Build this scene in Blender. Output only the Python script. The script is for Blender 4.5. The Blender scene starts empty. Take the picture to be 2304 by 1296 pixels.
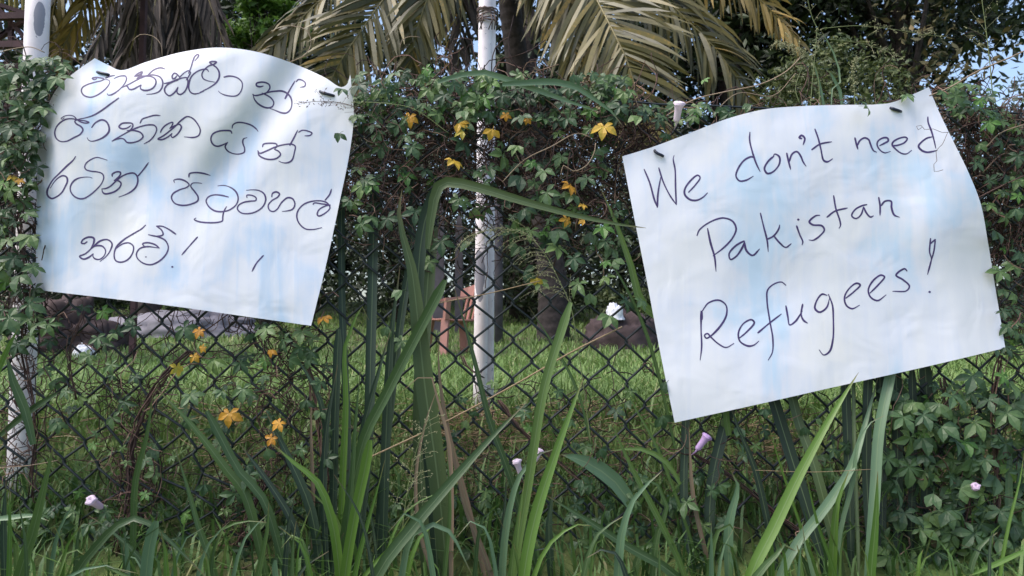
import bpy, math, random
from mathutils import Vector, Matrix, noise
R = random.Random(7)
col = bpy.context.scene.collection
scene = bpy.context.scene

# ------------------------------------------------------------------ camera, sky, sun, exposure
F_PX, CX, CY = 1664.0, 1152.0, 648.0
PITCH = math.atan((756 - 648) / F_PX)
CAM = Vector((0, 0, 0.25))
cam_d = bpy.data.cameras.new('camera'); cam = bpy.data.objects.new('camera', cam_d); col.objects.link(cam)
cam.location = CAM; cam.rotation_euler = (math.pi / 2 + PITCH, 0, 0)
cam_d.sensor_width = 36.0; cam_d.lens = 36.0 * F_PX / 2304.0
cam_d.clip_start = 0.02; cam_d.clip_end = 500
cam_d.dof.use_dof = True; cam_d.dof.focus_distance = 1.72; cam_d.dof.aperture_fstop = 12.0
scene.camera = cam

SUN_POS = Vector((-0.50, -0.22, 0.95)).normalized()
world = bpy.data.worlds.new('World'); scene.world = world; world.use_nodes = True
wn = world.node_tree.nodes; wl = world.node_tree.links
sky = wn.new('ShaderNodeTexSky'); sky.sky_type = 'NISHITA'; sky.sun_disc = False
sky.sun_elevation = math.asin(SUN_POS.z); sky.sun_rotation = math.atan2(SUN_POS.x, SUN_POS.y)
sky.air_density = 1.0; sky.dust_density = 3.5; sky.ozone_density = 1.0
wl.new(sky.outputs[0], wn['Background'].inputs[0]); wn['Background'].inputs[1].default_value = 0.15
sd = bpy.data.lights.new('sun', 'SUN'); sun = bpy.data.objects.new('sun', sd); col.objects.link(sun)
sd.energy = 1.3; sd.angle = math.radians(40); sd.color = (1.0, 0.97, 0.95)
sun.rotation_euler = (-SUN_POS).to_track_quat('-Z', 'Y').to_euler()
vs = scene.view_settings
vs.view_transform = 'Standard'; vs.look = 'None'; vs.gamma = 1.0; vs.use_curve_mapping = False
vs.exposure = 1.08

def P(px, py, Y):
    x = (px - CX) / F_PX; z = (CY - py) / F_PX
    d = Vector((x, math.cos(PITCH) - z * math.sin(PITCH), math.sin(PITCH) + z * math.cos(PITCH)))
    return CAM + d * (Y / d.y)

def pxm(Y): return Y / F_PX          # metres per photo pixel at depth Y

# ------------------------------------------------------------------ mesh helpers
class MB:
    def __init__(s): s.v = []; s.f = []; s.m = []
    def add(s, vs_, fs_, mi=0):
        o = len(s.v); s.v += [tuple(a) for a in vs_]
        for f in fs_: s.f.append(tuple(i + o for i in f)); s.m.append(mi)
    def tube(s, pts, rad, n=5, cap=True, mi=0):
        pts = [Vector(p) for p in pts]; k = len(pts)
        if not isinstance(rad, (list, tuple)): rad = [rad] * k
        vs_ = []; prev = None
        for i in range(k):
            t = pts[min(i + 1, k - 1)] - pts[max(i - 1, 0)]
            if t.length < 1e-9: t = Vector((0, 0, 1))
            t.normalize()
            if prev is None:
                a = Vector((0, 0, 1)) if abs(t.z) < 0.9 else Vector((1, 0, 0))
                u = t.cross(a).normalized()
            else:
                u = (prev - t * prev.dot(t))
                u = u.normalized() if u.length > 1e-6 else t.orthogonal().normalized()
            prev = u; w = t.cross(u)
            for j in range(n):
                a = 2 * math.pi * j / n
                vs_.append(pts[i] + (u * math.cos(a) + w * math.sin(a)) * rad[i])
        fs = [(i * n + j, i * n + (j + 1) % n, (i + 1) * n + (j + 1) % n, (i + 1) * n + j) for i in range(k - 1) for j in range(n)]
        if cap: fs += [tuple(range(n - 1, -1, -1)), tuple((k - 1) * n + j for j in range(n))]
        s.add(vs_, fs, mi)
    def box(s, c, size, rot=None, mi=0):
        c = Vector(c); hx, hy, hz = [a / 2 for a in size]
        vs_ = []
        for x in (-1, 1):
            for y in (-1, 1):
                for z in (-1, 1):
                    p = Vector((x * hx, y * hy, z * hz))
                    if rot: p = rot @ p
                    vs_.append(c + p)
        s.add(vs_, [(0, 1, 3, 2), (4, 6, 7, 5), (0, 4, 5, 1), (2, 3, 7, 6), (0, 2, 6, 4), (1, 5, 7, 3)], mi)
    def beam(s, a, b, w, d, mi=0):
        a = Vector(a); b = Vector(b); t = b - a; L = t.length
        q = t.to_track_quat('Z', 'Y').to_matrix()
        s.box((a + b) / 2, (w, d, L), q, mi)
    def mesh(s, name, mats, smooth=True):
        me = bpy.data.meshes.new(name); me.from_pydata(s.v, [], s.f)
        if not isinstance(mats, (list, tuple)): mats = [mats]
        for m in mats: me.materials.append(m)
        if len(mats) > 1: me.polygons.foreach_set('material_index', s.m)
        if smooth: me.polygons.foreach_set('use_smooth', [True] * len(me.polygons))
        me.update(); return me
    def build(s, name, mats, parent=None, smooth=True, loc=None, kind=None):
        return put(name, s.mesh(name, mats, smooth), parent, loc, kind)

def put(name, me, parent=None, loc=None, kind=None):
    o = bpy.data.objects.new(name, me); col.objects.link(o)
    if parent: o.parent = parent
    if loc is not None: o.location = loc
    if kind: o['kind'] = kind
    return o
def thing(name, label, cat, loc=(0, 0, 0), group=None):
    o = bpy.data.objects.new(name, None); col.objects.link(o); o.location = loc; o.empty_display_size = .05
    return tag(o, label, cat, group)
def tag(o, label, cat, group=None):
    o['label'] = label; o['category'] = cat
    if group: o['group'] = group
    return o
class Off:
    """lets world-space points be written under an Empty standing at `loc`"""
    def __init__(s, loc): s.l = Vector(loc)
    def __call__(s, p): return Vector(p) - s.l

def catmull(pts, step):
    pts = [Vector(p) for p in pts]
    if len(pts) < 3:
        a, b = pts[0], pts[-1]; n = max(1, int((b - a).length / step))
        return [a.lerp(b, i / n) for i in range(n + 1)]
    ext = [pts[0] * 2 - pts[1]] + pts + [pts[-1] * 2 - pts[-2]]
    out = []
    for i in range(1, len(ext) - 2):
        p0, p1, p2, p3 = ext[i - 1:i + 3]
        n = max(1, int((p2 - p1).length / step + .5))
        t0 = 0.; t1 = t0 + max(1e-6, (p1 - p0).length) ** .5
        t2 = t1 + max(1e-6, (p2 - p1).length) ** .5; t3 = t2 + max(1e-6, (p3 - p2).length) ** .5
        for k in range(n):
            t = t1 + (t2 - t1) * k / n
            A1 = p0 * ((t1 - t) / (t1 - t0)) + p1 * ((t - t0) / (t1 - t0))
            A2 = p1 * ((t2 - t) / (t2 - t1)) + p2 * ((t - t1) / (t2 - t1))
            A3 = p2 * ((t3 - t) / (t3 - t2)) + p3 * ((t - t2) / (t3 - t2))
            B1 = A1 * ((t2 - t) / (t2 - t0)) + A2 * ((t - t0) / (t2 - t0))
            B2 = A2 * ((t3 - t) / (t3 - t1)) + A3 * ((t - t1) / (t3 - t1))
            out.append(B1 * ((t2 - t) / (t2 - t1)) + B2 * ((t - t1) / (t2 - t1)))
    out.append(ext[-2].copy()); return out

# ------------------------------------------------------------------ materials
def new_mat(name):
    m = bpy.data.materials.new(name); m.use_nodes = True
    nt = m.node_tree; return m, nt, nt.nodes, nt.links, nt.nodes['Principled BSDF']
def ramp(nodes, stops):
    r = nodes.new('ShaderNodeValToRGB'); el = r.color_ramp.elements
    while len(el) < len(stops): el.new(.5)
    for e, (p, c) in zip(el, stops): e.position = p; e.color = (*c, 1)
    return r
def noise_node(nodes, links, scale, detail=4, coord='Object', vec_scale=None):
    tc = nodes.new('ShaderNodeTexCoord'); n = nodes.new('ShaderNodeTexNoise')
    n.inputs['Scale'].default_value = scale; n.inputs['Detail'].default_value = detail
    if vec_scale:
        mp = nodes.new('ShaderNodeMapping'); mp.inputs['Scale'].default_value = vec_scale
        links.new(tc.outputs[coord], mp.inputs[0]); links.new(mp.outputs[0], n.inputs[0])
    else: links.new(tc.outputs[coord], n.inputs[0])
    return n
def simple(name, c, rough=.6, var=.25, scale=30, bump=0.0):
    m, nt, N, L, b = new_mat(name)
    n = noise_node(N, L, scale)
    r = ramp(N, [(.25, tuple(x * (1 - var) for x in c)), (.75, tuple(min(1, x * (1 + var)) for x in c))])
    L.new(n.outputs['Fac'], r.inputs[0]); L.new(r.outputs[0], b.inputs['Base Color']); b.inputs['Roughness'].default_value = rough
    if bump:
        bp = N.new('ShaderNodeBump'); bp.inputs['Strength'].default_value = bump; bp.inputs['Distance'].default_value = .01
        L.new(n.outputs['Fac'], bp.inputs['Height']); L.new(bp.outputs[0], b.inputs['Normal'])
    return m
def leafy(name, stops, per='object', rough=.45, trans=.22, spec=.4, nscale=25, streak=False):
    """colour differs leaf by leaf (object random or mesh-island random) with faint mottling"""
    m, nt, N, L, b = new_mat(name)
    if per == 'object': rnd = N.new('ShaderNodeObjectInfo').outputs['Random']
    else: rnd = N.new('ShaderNodeNewGeometry').outputs['Random Per Island']
    n = noise_node(N, L, 4, 4, 'UV', (9, 1.1, 1)) if streak else noise_node(N, L, nscale, 3)
    mx = N.new('ShaderNodeMath'); mx.operation = 'MULTIPLY_ADD'; mx.inputs[1].default_value = .5; 
    L.new(n.outputs['Fac'], mx.inputs[0]); sc = N.new('ShaderNodeMath'); sc.operation = 'MULTIPLY_ADD'
    sc.inputs[1].default_value = .85; sc.inputs[2].default_value = -.17; L.new(rnd, sc.inputs[0]); L.new(sc.outputs[0], mx.inputs[2])
    r = ramp(N, stops); L.new(mx.outputs[0], r.inputs[0])
    if streak:      # pale midrib and browned tip of a grass blade
        tc = N.new('ShaderNodeTexCoord'); sp = N.new('ShaderNodeSeparateXYZ'); L.new(tc.outputs['UV'], sp.inputs[0])
        rib = ramp(N, [(.44, (0, 0, 0)), (.5, (.55, .55, .55)), (.56, (0, 0, 0))]); L.new(sp.outputs[0], rib.inputs[0])
        tip = ramp(N, [(.90, (0, 0, 0)), (1, (.8, .8, .8))]); L.new(sp.outputs[1], tip.inputs[0])
        m1 = N.new('ShaderNodeMix'); m1.data_type = 'RGBA'; L.new(rib.outputs[0], m1.inputs[0]); L.new(r.outputs[0], m1.inputs['A']); m1.inputs['B'].default_value = (.20, .27, .13, 1)
        m2 = N.new('ShaderNodeMix'); m2.data_type = 'RGBA'; L.new(tip.outputs[0], m2.inputs[0]); L.new(m1.outputs['Result'], m2.inputs['A']); m2.inputs['B'].default_value = (.19, .13, .06, 1)
        r = m2
    r_out = r.outputs['Result'] if streak else r.outputs[0]
    L.new(r_out, b.inputs['Base Color'])
    b.inputs['Roughness'].default_value = rough; b.inputs['Specular IOR Level'].default_value = spec
    t = N.new('ShaderNodeBsdfTranslucent'); L.new(r_out, t.inputs[0])
    mix = N.new('ShaderNodeMixShader'); mix.inputs[0].default_value = trans
    L.new(b.outputs[0], mix.inputs[1]); L.new(t.outputs[0], mix.inputs[2])
    L.new(mix.outputs[0], N['Material Output'].inputs[0]); return m

M = {}
M['leaf'] = leafy('vine_leaf_green', [(0, (.026, .052, .024)), (.35, (.050, .098, .042)), (.7, (.082, .145, .052)), (1, (.13, .20, .055))])
M['leaf_bright'] = leafy('young_leaf_green', [(0, (.06, .15, .03)), (1, (.13, .25, .05))])
M['leaf_yellow'] = leafy('yellow_leaf', [(0, (.34, .14, .02)), (.35, (.55, .27, .03)), (.75, (.60, .38, .05)), (1, (.34, .36, .06))], trans=.3, nscale=2.5)
M['stem'] = leafy('dry_stem', [(0, (.022, .013, .013)), (.45, (.075, .046, .042)), (.8, (.16, .095, .075)), (1, (.28, .19, .14))], per='island', trans=0, rough=.8, spec=.2)
M['stem_pale'] = leafy('pale_tendril', [(0, (.16, .10, .07)), (1, (.33, .25, .17))], per='island', trans=0, rough=.7)
M['stem_green'] = leafy('green_stem', [(0, (.06, .10, .03)), (1, (.20, .22, .09))], per='island', trans=0, rough=.6)
M['blade'] = leafy('grass_blade', [(0, (.030, .060, .024)), (.4, (.052, .100, .032)), (.75, (.085, .15, .036)), (1, (.12, .19, .045))], trans=.25, rough=.4, nscale=12, streak=True)
M['blade_bright'] = leafy('grass_blade_bright', [(0, (.060, .135, .022)), (1, (.11, .205, .032))], trans=.3, rough=.4, nscale=12, streak=True)
M['blade_grey'] = leafy('grass_blade_grey_green', [(0, (.07, .14, .075)), (1, (.14, .22, .12))], trans=.2, rough=.4, nscale=12, streak=True)
M['blade_dark'] = leafy('grass_blade_dark', [(0, (.016, .030, .022)), (1, (.035, .065, .034))], trans=.15, rough=.5, nscale=12, streak=True)
M['blade_dry'] = leafy('grass_blade_dry', [(0, (.10, .075, .05)), (1, (.26, .18, .12))], trans=.15, rough=.7, nscale=12, streak=True)
M['lawn'] = leafy('lawn_blades', [(0, (.085, .145, .038)), (.45, (.135, .225, .058)), (.85, (.195, .295, .085)), (1, (.36, .34, .16))], per='island', trans=.3, rough=.5)
M['weeds'] = leafy('weed_blades', [(0, (.045, .095, .030)), (.5, (.085, .17, .045)), (.85, (.13, .23, .06)), (1, (.30, .26, .13))], per='island', trans=.25, rough=.5)
M['straw'] = leafy('straw', [(0, (.16, .10, .055)), (1, (.42, .31, .19))], per='island', trans=.1, rough=.8)
M['seed'] = leafy('seed_head', [(0, (.18, .20, .09)), (1, (.36, .34, .20))], per='island', trans=.1, rough=.7)
M['crown_dark'] = leafy('tree_leaf_dark', [(0, (.012, .019, .010)), (.6, (.026, .042, .017)), (1, (.055, .078, .026))], per='island', trans=.12, rough=.5)
M['crown_olive'] = leafy('bush_leaf_olive', [(0, (.042, .062, .024)), (.6, (.09, .118, .038)), (1, (.16, .18, .06))], per='island', trans=.2, rough=.5)
M['crown_green'] = leafy('tree_leaf_green', [(0, (.05, .10, .018)), (.6, (.10, .20, .03)), (1, (.17, .30, .05))], per='island', trans=.3, rough=.5)
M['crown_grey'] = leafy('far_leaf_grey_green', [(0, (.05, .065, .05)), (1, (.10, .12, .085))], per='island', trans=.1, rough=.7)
M['crown_brown'] = leafy('withered_leaf', [(0, (.04, .042, .018)), (.6, (.08, .075, .03)), (1, (.17, .12, .05))], per='island', trans=.15, rough=.7)
M['palm'] = leafy('palm_leaflet_olive', [(0, (.040, .040, .016)), (.45, (.098, .090, .030)), (.85, (.17, .135, .04)), (1, (.38, .23, .05))], per='island', trans=.15, rough=.42)
M['palm_yellow'] = leafy('palm_leaflet_yellow', [(0, (.12, .095, .03)), (.5, (.26, .18, .045)), (1, (.46, .30, .08))], per='island', trans=.2, rough=.45)
M['palm_dead'] = leafy('palm_leaflet_dead', [(0, (.020, .015, .013)), (.6, (.055, .042, .036)), (1, (.12, .09, .075))], per='island', trans=.05, rough=.8)
M['bark'] = simple('bark', (.040, .030, .028), .9, .5, 18, .6)
M['rachis'] = simple('palm_rib', (.16, .13, .045), .5, .3, 8)
M['wire'] = simple('green_black_coated_wire', (.007, .012, .014), .45, .35, 60)
M['rust_wire'] = simple('brown_tie_wire', (.085, .055, .045), .7, .4, 90)
M['tie'] = simple('dark_blue_tie', (.006, .010, .028), .45, .2, 60)
M['soil'] = None
M['concrete'] = simple('stained_concrete', (.33, .27, .25), .9, .45, 22, .4)
M['timber'] = simple('dark_red_timber', (.065, .028, .030), .75, .4, 9, .2)
M['thatch'] = leafy('yellow_slat', [(0, (.22, .17, .05)), (1, (.50, .40, .14))], per='object', trans=.0, rough=.8)
M['chair'] = simple('faded_red_brown_plastic', (.36, .165, .13), .45, .12, 6)
M['grey_cloth'] = simple('grey_sheet', (.17, .16, .19), .8, .3, 3)
M['slab'] = simple('dark_grey_stone', (.085, .075, .09), .9, .4, 6, .4)
M['rubble'] = simple('dark_earth', (.060, .040, .040), .95, .5, 7, .8)
M['white_bag'] = simple('white_bag', (.72, .72, .76), .5, .08, 40)
M['blue'] = simple('blue_print', (.05, .16, .42), .5, .2, 40)
M['flower'] = leafy('lilac_petal', [(0, (.66, .50, .66)), (1, (.84, .74, .82))], trans=.3, rough=.6)
M['flower_purple'] = leafy('purple_petal', [(0, (.40, .24, .50)), (1, (.58, .40, .66))], trans=.3, rough=.6)
M['ink'] = simple('purple_black_marker_ink', (.052, .030, .125), .55, .35, 120)

def ground_mat():
    m, nt, N, L, b = new_mat('earth_and_turf')
    n1 = noise_node(N, L, 1.3, 6); n2 = noise_node(N, L, 14, 6)
    r1 = ramp(N, [(.30, (.11, .078, .052)), (.45, (.09, .115, .035)), (.7, (.11, .18, .042)), (1, (.15, .22, .055))])
    mx = N.new('ShaderNodeMix'); mx.data_type = 'RGBA'; mx.blend_type = 'MULTIPLY'; mx.inputs[0].default_value = .7
    r2 = ramp(N, [(.2, (.35, .35, .35)), (.8, (1.25, 1.2, 1.1))])
    L.new(n1.outputs['Fac'], r1.inputs[0]); L.new(n2.outputs['Fac'], r2.inputs[0])
    L.new(r1.outputs[0], mx.inputs['A']); L.new(r2.outputs[0], mx.inputs['B']); L.new(mx.outputs['Result'], b.inputs['Base Color'])
    b.inputs['Roughness'].default_value = .95
    bp = N.new('ShaderNodeBump'); bp.inputs['Strength'].default_value = .8; bp.inputs['Distance'].default_value = .03
    L.new(n2.outputs['Fac'], bp.inputs['Height']); L.new(bp.outputs[0], b.inputs['Normal']); return m

def paper_mat(name, seed, blue, warm):
    """white card with washed-out bluish water stains and fine vertical run marks"""
    m, nt, N, L, b = new_mat(name)
    tc = N.new('ShaderNodeTexCoord')
    def nz(scale, vs_, detail, off):
        mp = N.new('ShaderNodeMapping'); mp.inputs['Scale'].default_value = vs_; mp.inputs['Location'].default_value = (off, 0, off)
        n = N.new('ShaderNodeTexNoise'); n.inputs['Scale'].default_value = scale; n.inputs['Detail'].default_value = detail
        n.inputs['Distortion'].default_value = .6
        L.new(tc.outputs['Object'], mp.inputs[0]); L.new(mp.outputs[0], n.inputs[0]); return n
    big = nz(5.5, (1, 1, .8), 6, seed); run = nz(9, (5, 1, .4), 5, seed + 3); dent = nz(9, (1, 1, 1), 2, seed + 5); cream = nz(3.2, (1, 1, 1), 3, seed + 8)
    ad = N.new('ShaderNodeMath'); ad.operation = 'MULTIPLY_ADD'; ad.inputs[1].default_value = .30
    L.new(run.outputs['Fac'], ad.inputs[0]); L.new(big.outputs['Fac'], ad.inputs[2])
    r = ramp(N, [(.52, (.755, .755, .80)), (.66, (.69, .71, .80)), (.80, blue)])
    L.new(ad.outputs[0], r.inputs[0])
    rc = ramp(N, [(.52, (1, 1, 1)), (.70, warm)]); L.new(cream.outputs['Fac'], rc.inputs[0])
    mx = N.new('ShaderNodeMix'); mx.data_type = 'RGBA'; mx.blend_type = 'MULTIPLY'; mx.inputs[0].default_value = 1
    L.new(r.outputs[0], mx.inputs['A']); L.new(rc.outputs[0], mx.inputs['B']); L.new(mx.outputs['Result'], b.inputs['Base Color'])
    b.inputs['Roughness'].default_value = .55; b.inputs['Specular IOR Level'].default_value = .25
    bp = N.new('ShaderNodeBump'); bp.inputs['Strength'].default_value = .12; bp.inputs['Distance'].default_value = .004
    L.new(run.outputs['Fac'], bp.inputs['Height'])
    b2 = N.new('ShaderNodeBump'); b2.inputs['Strength'].default_value = .35; b2.inputs['Distance'].default_value = .012
    L.new(dent.outputs['Fac'], b2.inputs['Height']); L.new(bp.outputs[0], b2.inputs['Normal']); L.new(b2.outputs[0], b.inputs['Normal'])
    return m

def paint_mat(name, patch_c, patch_r, thr=.66):
    """off-white paint with flaked grey patches (one large flake at patch_c) and dirt specks"""
    m, nt, N, L, b = new_mat(name)
    tc = N.new('ShaderNodeTexCoord')
    n = noise_node(N, L, 16, 6); n2 = noise_node(N, L, 60, 5)
    sub = N.new('ShaderNodeVectorMath'); sub.operation = 'SUBTRACT'; sub.inputs[1].default_value = patch_c
    L.new(tc.outputs['Object'], sub.inputs[0])
    dv = N.new('ShaderNodeVectorMath'); dv.operation = 'DIVIDE'; dv.inputs[1].default_value = patch_r
    L.new(sub.outputs[0], dv.inputs[0])
    ln = N.new('ShaderNodeVectorMath'); ln.operation = 'LENGTH'; L.new(dv.outputs[0], ln.inputs[0])
    a = N.new('ShaderNodeMath'); a.operation = 'MULTIPLY_ADD'; a.inputs[1].default_value = 1.5
    L.new(n.outputs['Fac'], a.inputs[0]); L.new(ln.outputs['Value'], a.inputs[2])
    big = ramp(N, [(0, (1, 1, 1)), (.985, (1, 1, 1)), (1.0, (0, 0, 0))])
    sc = N.new('ShaderNodeMath'); sc.operation = 'MULTIPLY'; sc.inputs[1].default_value = .57; L.new(a.outputs[0], sc.inputs[0])
    L.new(sc.outputs[0], big.inputs[0])
    sm = ramp(N, [(thr, (0, 0, 0)), (thr + .015, (1, 1, 1))]); L.new(n2.outputs['Fac'], sm.inputs[0])
    mxm = N.new('ShaderNodeMath'); mxm.operation = 'MAXIMUM'
    L.new(big.outputs[0], mxm.inputs[0]); L.new(sm.outputs[0], mxm.inputs[1])
    dirt = ramp(N, [(.3, (.72, .63, .64)), (.6, (.86, .79, .80))]); L.new(n.outputs['Fac'], dirt.inputs[0])
    mx = N.new('ShaderNodeMix'); mx.data_type = 'RGBA'
    L.new(mxm.outputs[0], mx.inputs[0]); L.new(dirt.outputs[0], mx.inputs['A']); mx.inputs['B'].default_value = (.26, .25, .29, 1)
    L.new(mx.outputs['Result'], b.inputs['Base Color']); b.inputs['Roughness'].default_value = .5
    bp = N.new('ShaderNodeBump'); bp.inputs['Strength'].default_value = .4; bp.inputs['Distance'].default_value = -.001
    L.new(mxm.outputs[0], bp.inputs['Height']); L.new(bp.outputs[0], b.inputs['Normal']); return m

# ------------------------------------------------------------------ ground
YF = 1.76                                     # fence plane
def ground_h(x, y):
    k = [(-400, -1.28), (-.3, -1.28), (.4, -1.0), (1.0, -.62), (1.5, -.40), (1.85, -.20), (2.2, -.02), (2.7, 0), (8, .0), (16, .50), (25, 1.35), (40, 2.2), (90, 4), (400, 7)]
    for (a, ha), (b_, hb) in zip(k, k[1:]):
        if a <= y <= b_:
            t = (y - a) / (b_ - a); t = t * t * (3 - 2 * t) if b_ < 3 else t
            h = ha + (hb - ha) * t; break
    else: h = 0
    amp = .02 if y < 20 else .25
    return h + amp * noise.noise(Vector((x * .9, y * .9, 3.1)))
def build_ground():
    ys = [-400, -60, -10, -3, -1] + [-.4 + .1 * i for i in range(46)] + [4.4, 5, 6, 7, 8, 10, 12, 14, 16, 18, 21, 24, 28, 33, 40, 60, 90, 200, 400]
    xs = [-400, -100, -40, -20, -12, -8, -5] + [-3.6 + .12 * i for i in range(61)] + [5, 8, 12, 20, 40, 100, 400]
    mb = MB(); nx = len(xs)
    mb.add([(x, y, ground_h(x, y)) for y in ys for x in xs],
           [(j * nx + i, j * nx + i + 1, (j + 1) * nx + i + 1, (j + 1) * nx + i) for j in range(len(ys) - 1) for i in range(nx - 1)])
    return mb.build('ground', ground_mat(), kind='structure')
build_ground()

def grass_mesh(name, mat, n, ypick, xw, hpick, wpick, lean, clump=0.0):
    mb = MB()
    for _ in range(n):
        y = ypick(); x = R.uniform(-xw(y), xw(y))
        if clump and noise.noise(Vector((x * 2.2, y * 2.2, 9))) < clump * R.random(): continue
        z = ground_h(x, y) - .01; h = hpick(y); w = wpick(y)
        a = R.uniform(0, 2 * math.pi); d = Vector((math.cos(a), math.sin(a), 0)); sdir = Vector((-d.y, d.x, 0)) * w
        l = R.uniform(.15, lean) * h; b = Vector((x, y, z))
        m1 = b + d * l * .35 + Vector((0, 0, h * .6)); t = b + d * l * 1.2 + Vector((0, 0, h * R.uniform(.75, 1)))
        mb.add([b - sdir, b + sdir, m1 - sdir * .8, m1 + sdir * .8, t], [(0, 1, 3, 2), (2, 3, 4)])
    o = mb.build(name, M[mat], kind='stuff'); return o
lawn = grass_mesh('lawn_grass', 'lawn', 56000, lambda: 2.25 * math.exp(R.random() * math.log(25 / 2.25)), lambda y: .82 * y + .3,
                  lambda y: R.uniform(.03, .09) * (1.35 if y < 4 else 1) + .004 * y, lambda y: R.uniform(.0016, .003) + .0006 * y, 1.1)
tag(lawn, 'short green lawn grass beyond the wire fence', 'grass')
weeds = grass_mesh('bank_grass', 'lawn', 16000, lambda: R.uniform(1.84, 2.75), lambda y: 2.7, lambda y: R.uniform(.04, .15), lambda y: R.uniform(.0018, .0042), 1.2)
tag(weeds, 'ragged weedy grass on the bank just behind the fence', 'grass')
verge = grass_mesh('verge_grass', 'weeds', 7600, lambda: R.uniform(1.25, 1.95), lambda y: 2.5, lambda y: R.uniform(.05, .19), lambda y: R.uniform(.002, .0045), 1.2)
tag(verge, 'low weedy grass in front of the fence foot', 'grass')
def straw():
    mb = MB()
    for cx, cy, n in ((1040, 1200, 140), (1345, 1130, 110), (520, 1090, 130), (330, 1150, 60), (1190, 1230, 90), (1720, 1100, 90), (90, 1210, 50), (2180, 1000, 90), (1000, 1120, 70)):
        for _ in range(n):
            y = R.uniform(1.9, 2.3); p = P(cx + R.gauss(0, 55), cy, y); p.z = ground_h(p.x, p.y) + R.uniform(.005, .06)
            a = R.uniform(0, 6.28); d = Vector((math.cos(a), math.sin(a) * .6, R.uniform(-.2, .45))) * R.uniform(.03, .10)
            mb.tube([p - d, p + Vector((0, 0, .008)), p + d], .0013, 3)
    o = mb.build('dry_straw', M['straw'], kind='stuff'); tag(o, 'scattered dry straw lying on the bank behind the fence', 'straw')
straw()

# ------------------------------------------------------------------ background trees
def trunk_pts(base, top, wob, n=7):
    return [Vector(base).lerp(Vector(top), i / n) + Vector((R.uniform(-wob, wob), R.uniform(-wob, wob), 0)) * (0 < i < n) for i in range(n + 1)]
def tree(name, label, cat, px, Y, crown_px, rx, rz, mat, clumps, leaves, leaf, trunk_r, group=None, brown=None, ry=None, bias=.55):
    """crown_px: pixel of the crown centre; rx, rz: crown half-sizes in pixels at depth Y"""
    b = P(px, 780, Y); b.z = ground_h(b.x, b.y); leaves = int(leaves * 1.7)
    root = thing(name, label, cat, b, group); o = Off(b)
    c = P(crown_px[0], crown_px[1], Y); s = pxm(Y); ax, az = rx * s, rz * s; ay = ry or ax * .8
    mb = MB(); top = c + Vector((0, 0, az * .3)); tp = trunk_pts(b - Vector((0, 0, .15)), top, trunk_r * .5)
    mb.tube([o(p) for p in tp], [trunk_r * (1.15 - .8 * i / 7) for i in range(8)], 9)
    cents = []
    for k in range(clumps):
        while True:
            v = Vector((R.uniform(-1, 1), R.uniform(-1, 1), R.uniform(-1, 1)))
            if bias * .6 < v.length < 1: break
        cents.append(c + Vector((v.x * ax, v.y * ay, v.z * az)))
    for q in cents[:min(len(cents), 26)]:
        j = tp[R.randint(3, 6)]; mid = j.lerp(q, .5) + Vector((0, 0, -.05 * az))
        mb.tube([o(j), o(mid), o(q)], [trunk_r * .35, trunk_r * .2, trunk_r * .06], 5)
    mb.build('trunk', M['bark'], root)
    def crown(cl, nm, mt, per):
        cb = MB()
        for q in cl:
            rad = R.uniform(.16, .30) * min(ax, az) * 1.1
            for _ in range(per):
                v = Vector((R.gauss(0, .55), R.gauss(0, .55), R.gauss(0, .42))) * rad
                p = q + v; n = (Vector((R.gauss(0, .6), R.gauss(0, .6) - .25, R.gauss(0, .6) + .5))).normalized()
                u = n.orthogonal().normalized(); u = Matrix.Rotation(R.uniform(0, 6.28), 3, n) @ u; w = n.cross(u)
                L = leaf * R.uniform(.6, 1.3); W = L * R.uniform(.32, .5)
                cb.add([o(p - u * L), o(p + w * W - n * .1 * L), o(p + u * L), o(p - w * W - n * .1 * L)], [(0, 1, 2), (0, 2, 3)])
        cb.build(nm, M[mt], root, smooth=False)['kind'] = 'stuff'
    crown(cents, 'crown', mat, max(6, leaves // clumps))
    if brown: leaf *= .75; crown([P(x, y, Y - ay * .9) for x, y in brown], 'withered_foliage', 'crown_brown', 55)
    return root

tree('dark_tree', 'tall dark leafy tree behind the right sign with sky gaps in its crown', 'tree', 2040, 17, (2010, -110), 420, 330, 'crown_dark', 120, 12500, .125, .34, brown=[(2110, 20), (2030, 40), (2150, 150), (2060, 140), (2120, 170)])
tree('dark_tree', 'dark tree standing between the palm and the right sign', 'tree', 1640, 19, (1640, 40), 260, 300, 'crown_dark', 75, 8000, .14, .3)
tree('dark_tree', 'dark tree behind the coconut palm trunk', 'tree', 1190, 18, (1190, 110), 330, 320, 'crown_dark', 70, 7000, .12, .42)
tree('dark_tree', 'dark tree behind the top of the left sign', 'tree', 640, 20, (560, 130), 330, 330, 'crown_dark', 90, 8500, .15, .35)
tree('dark_tree', 'dark tree at the left edge behind the timber frame', 'tree', 60, 18, (150, 150), 300, 320, 'crown_dark', 70, 6000, .12, .3)
tree('green_tree', 'bright green leafy tree above the middle of the left sign', 'tree', 600, 13, (598, 40), 98, 82, 'crown_green', 34, 2600, .075, .10)
tree('olive_bush', 'rounded olive green bush above the middle of the right sign', 'bush', 1870, 12, (1870, 260), 170, 165, 'crown_olive', 70, 6000, .055, .07)
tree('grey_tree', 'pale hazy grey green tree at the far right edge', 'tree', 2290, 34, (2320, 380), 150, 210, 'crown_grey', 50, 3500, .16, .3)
tree('dark_bush', 'dark bush behind the lower left of the right sign', 'bush', 1500, 15, (1490, 540), 230, 220, 'crown_dark', 55, 4200, .075, .09)
tree('dark_bush', 'dark bush directly right of the middle white pole', 'bush', 1240, 16, (1250, 520), 210, 200, 'crown_dark', 55, 4200, .075, .09)
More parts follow.
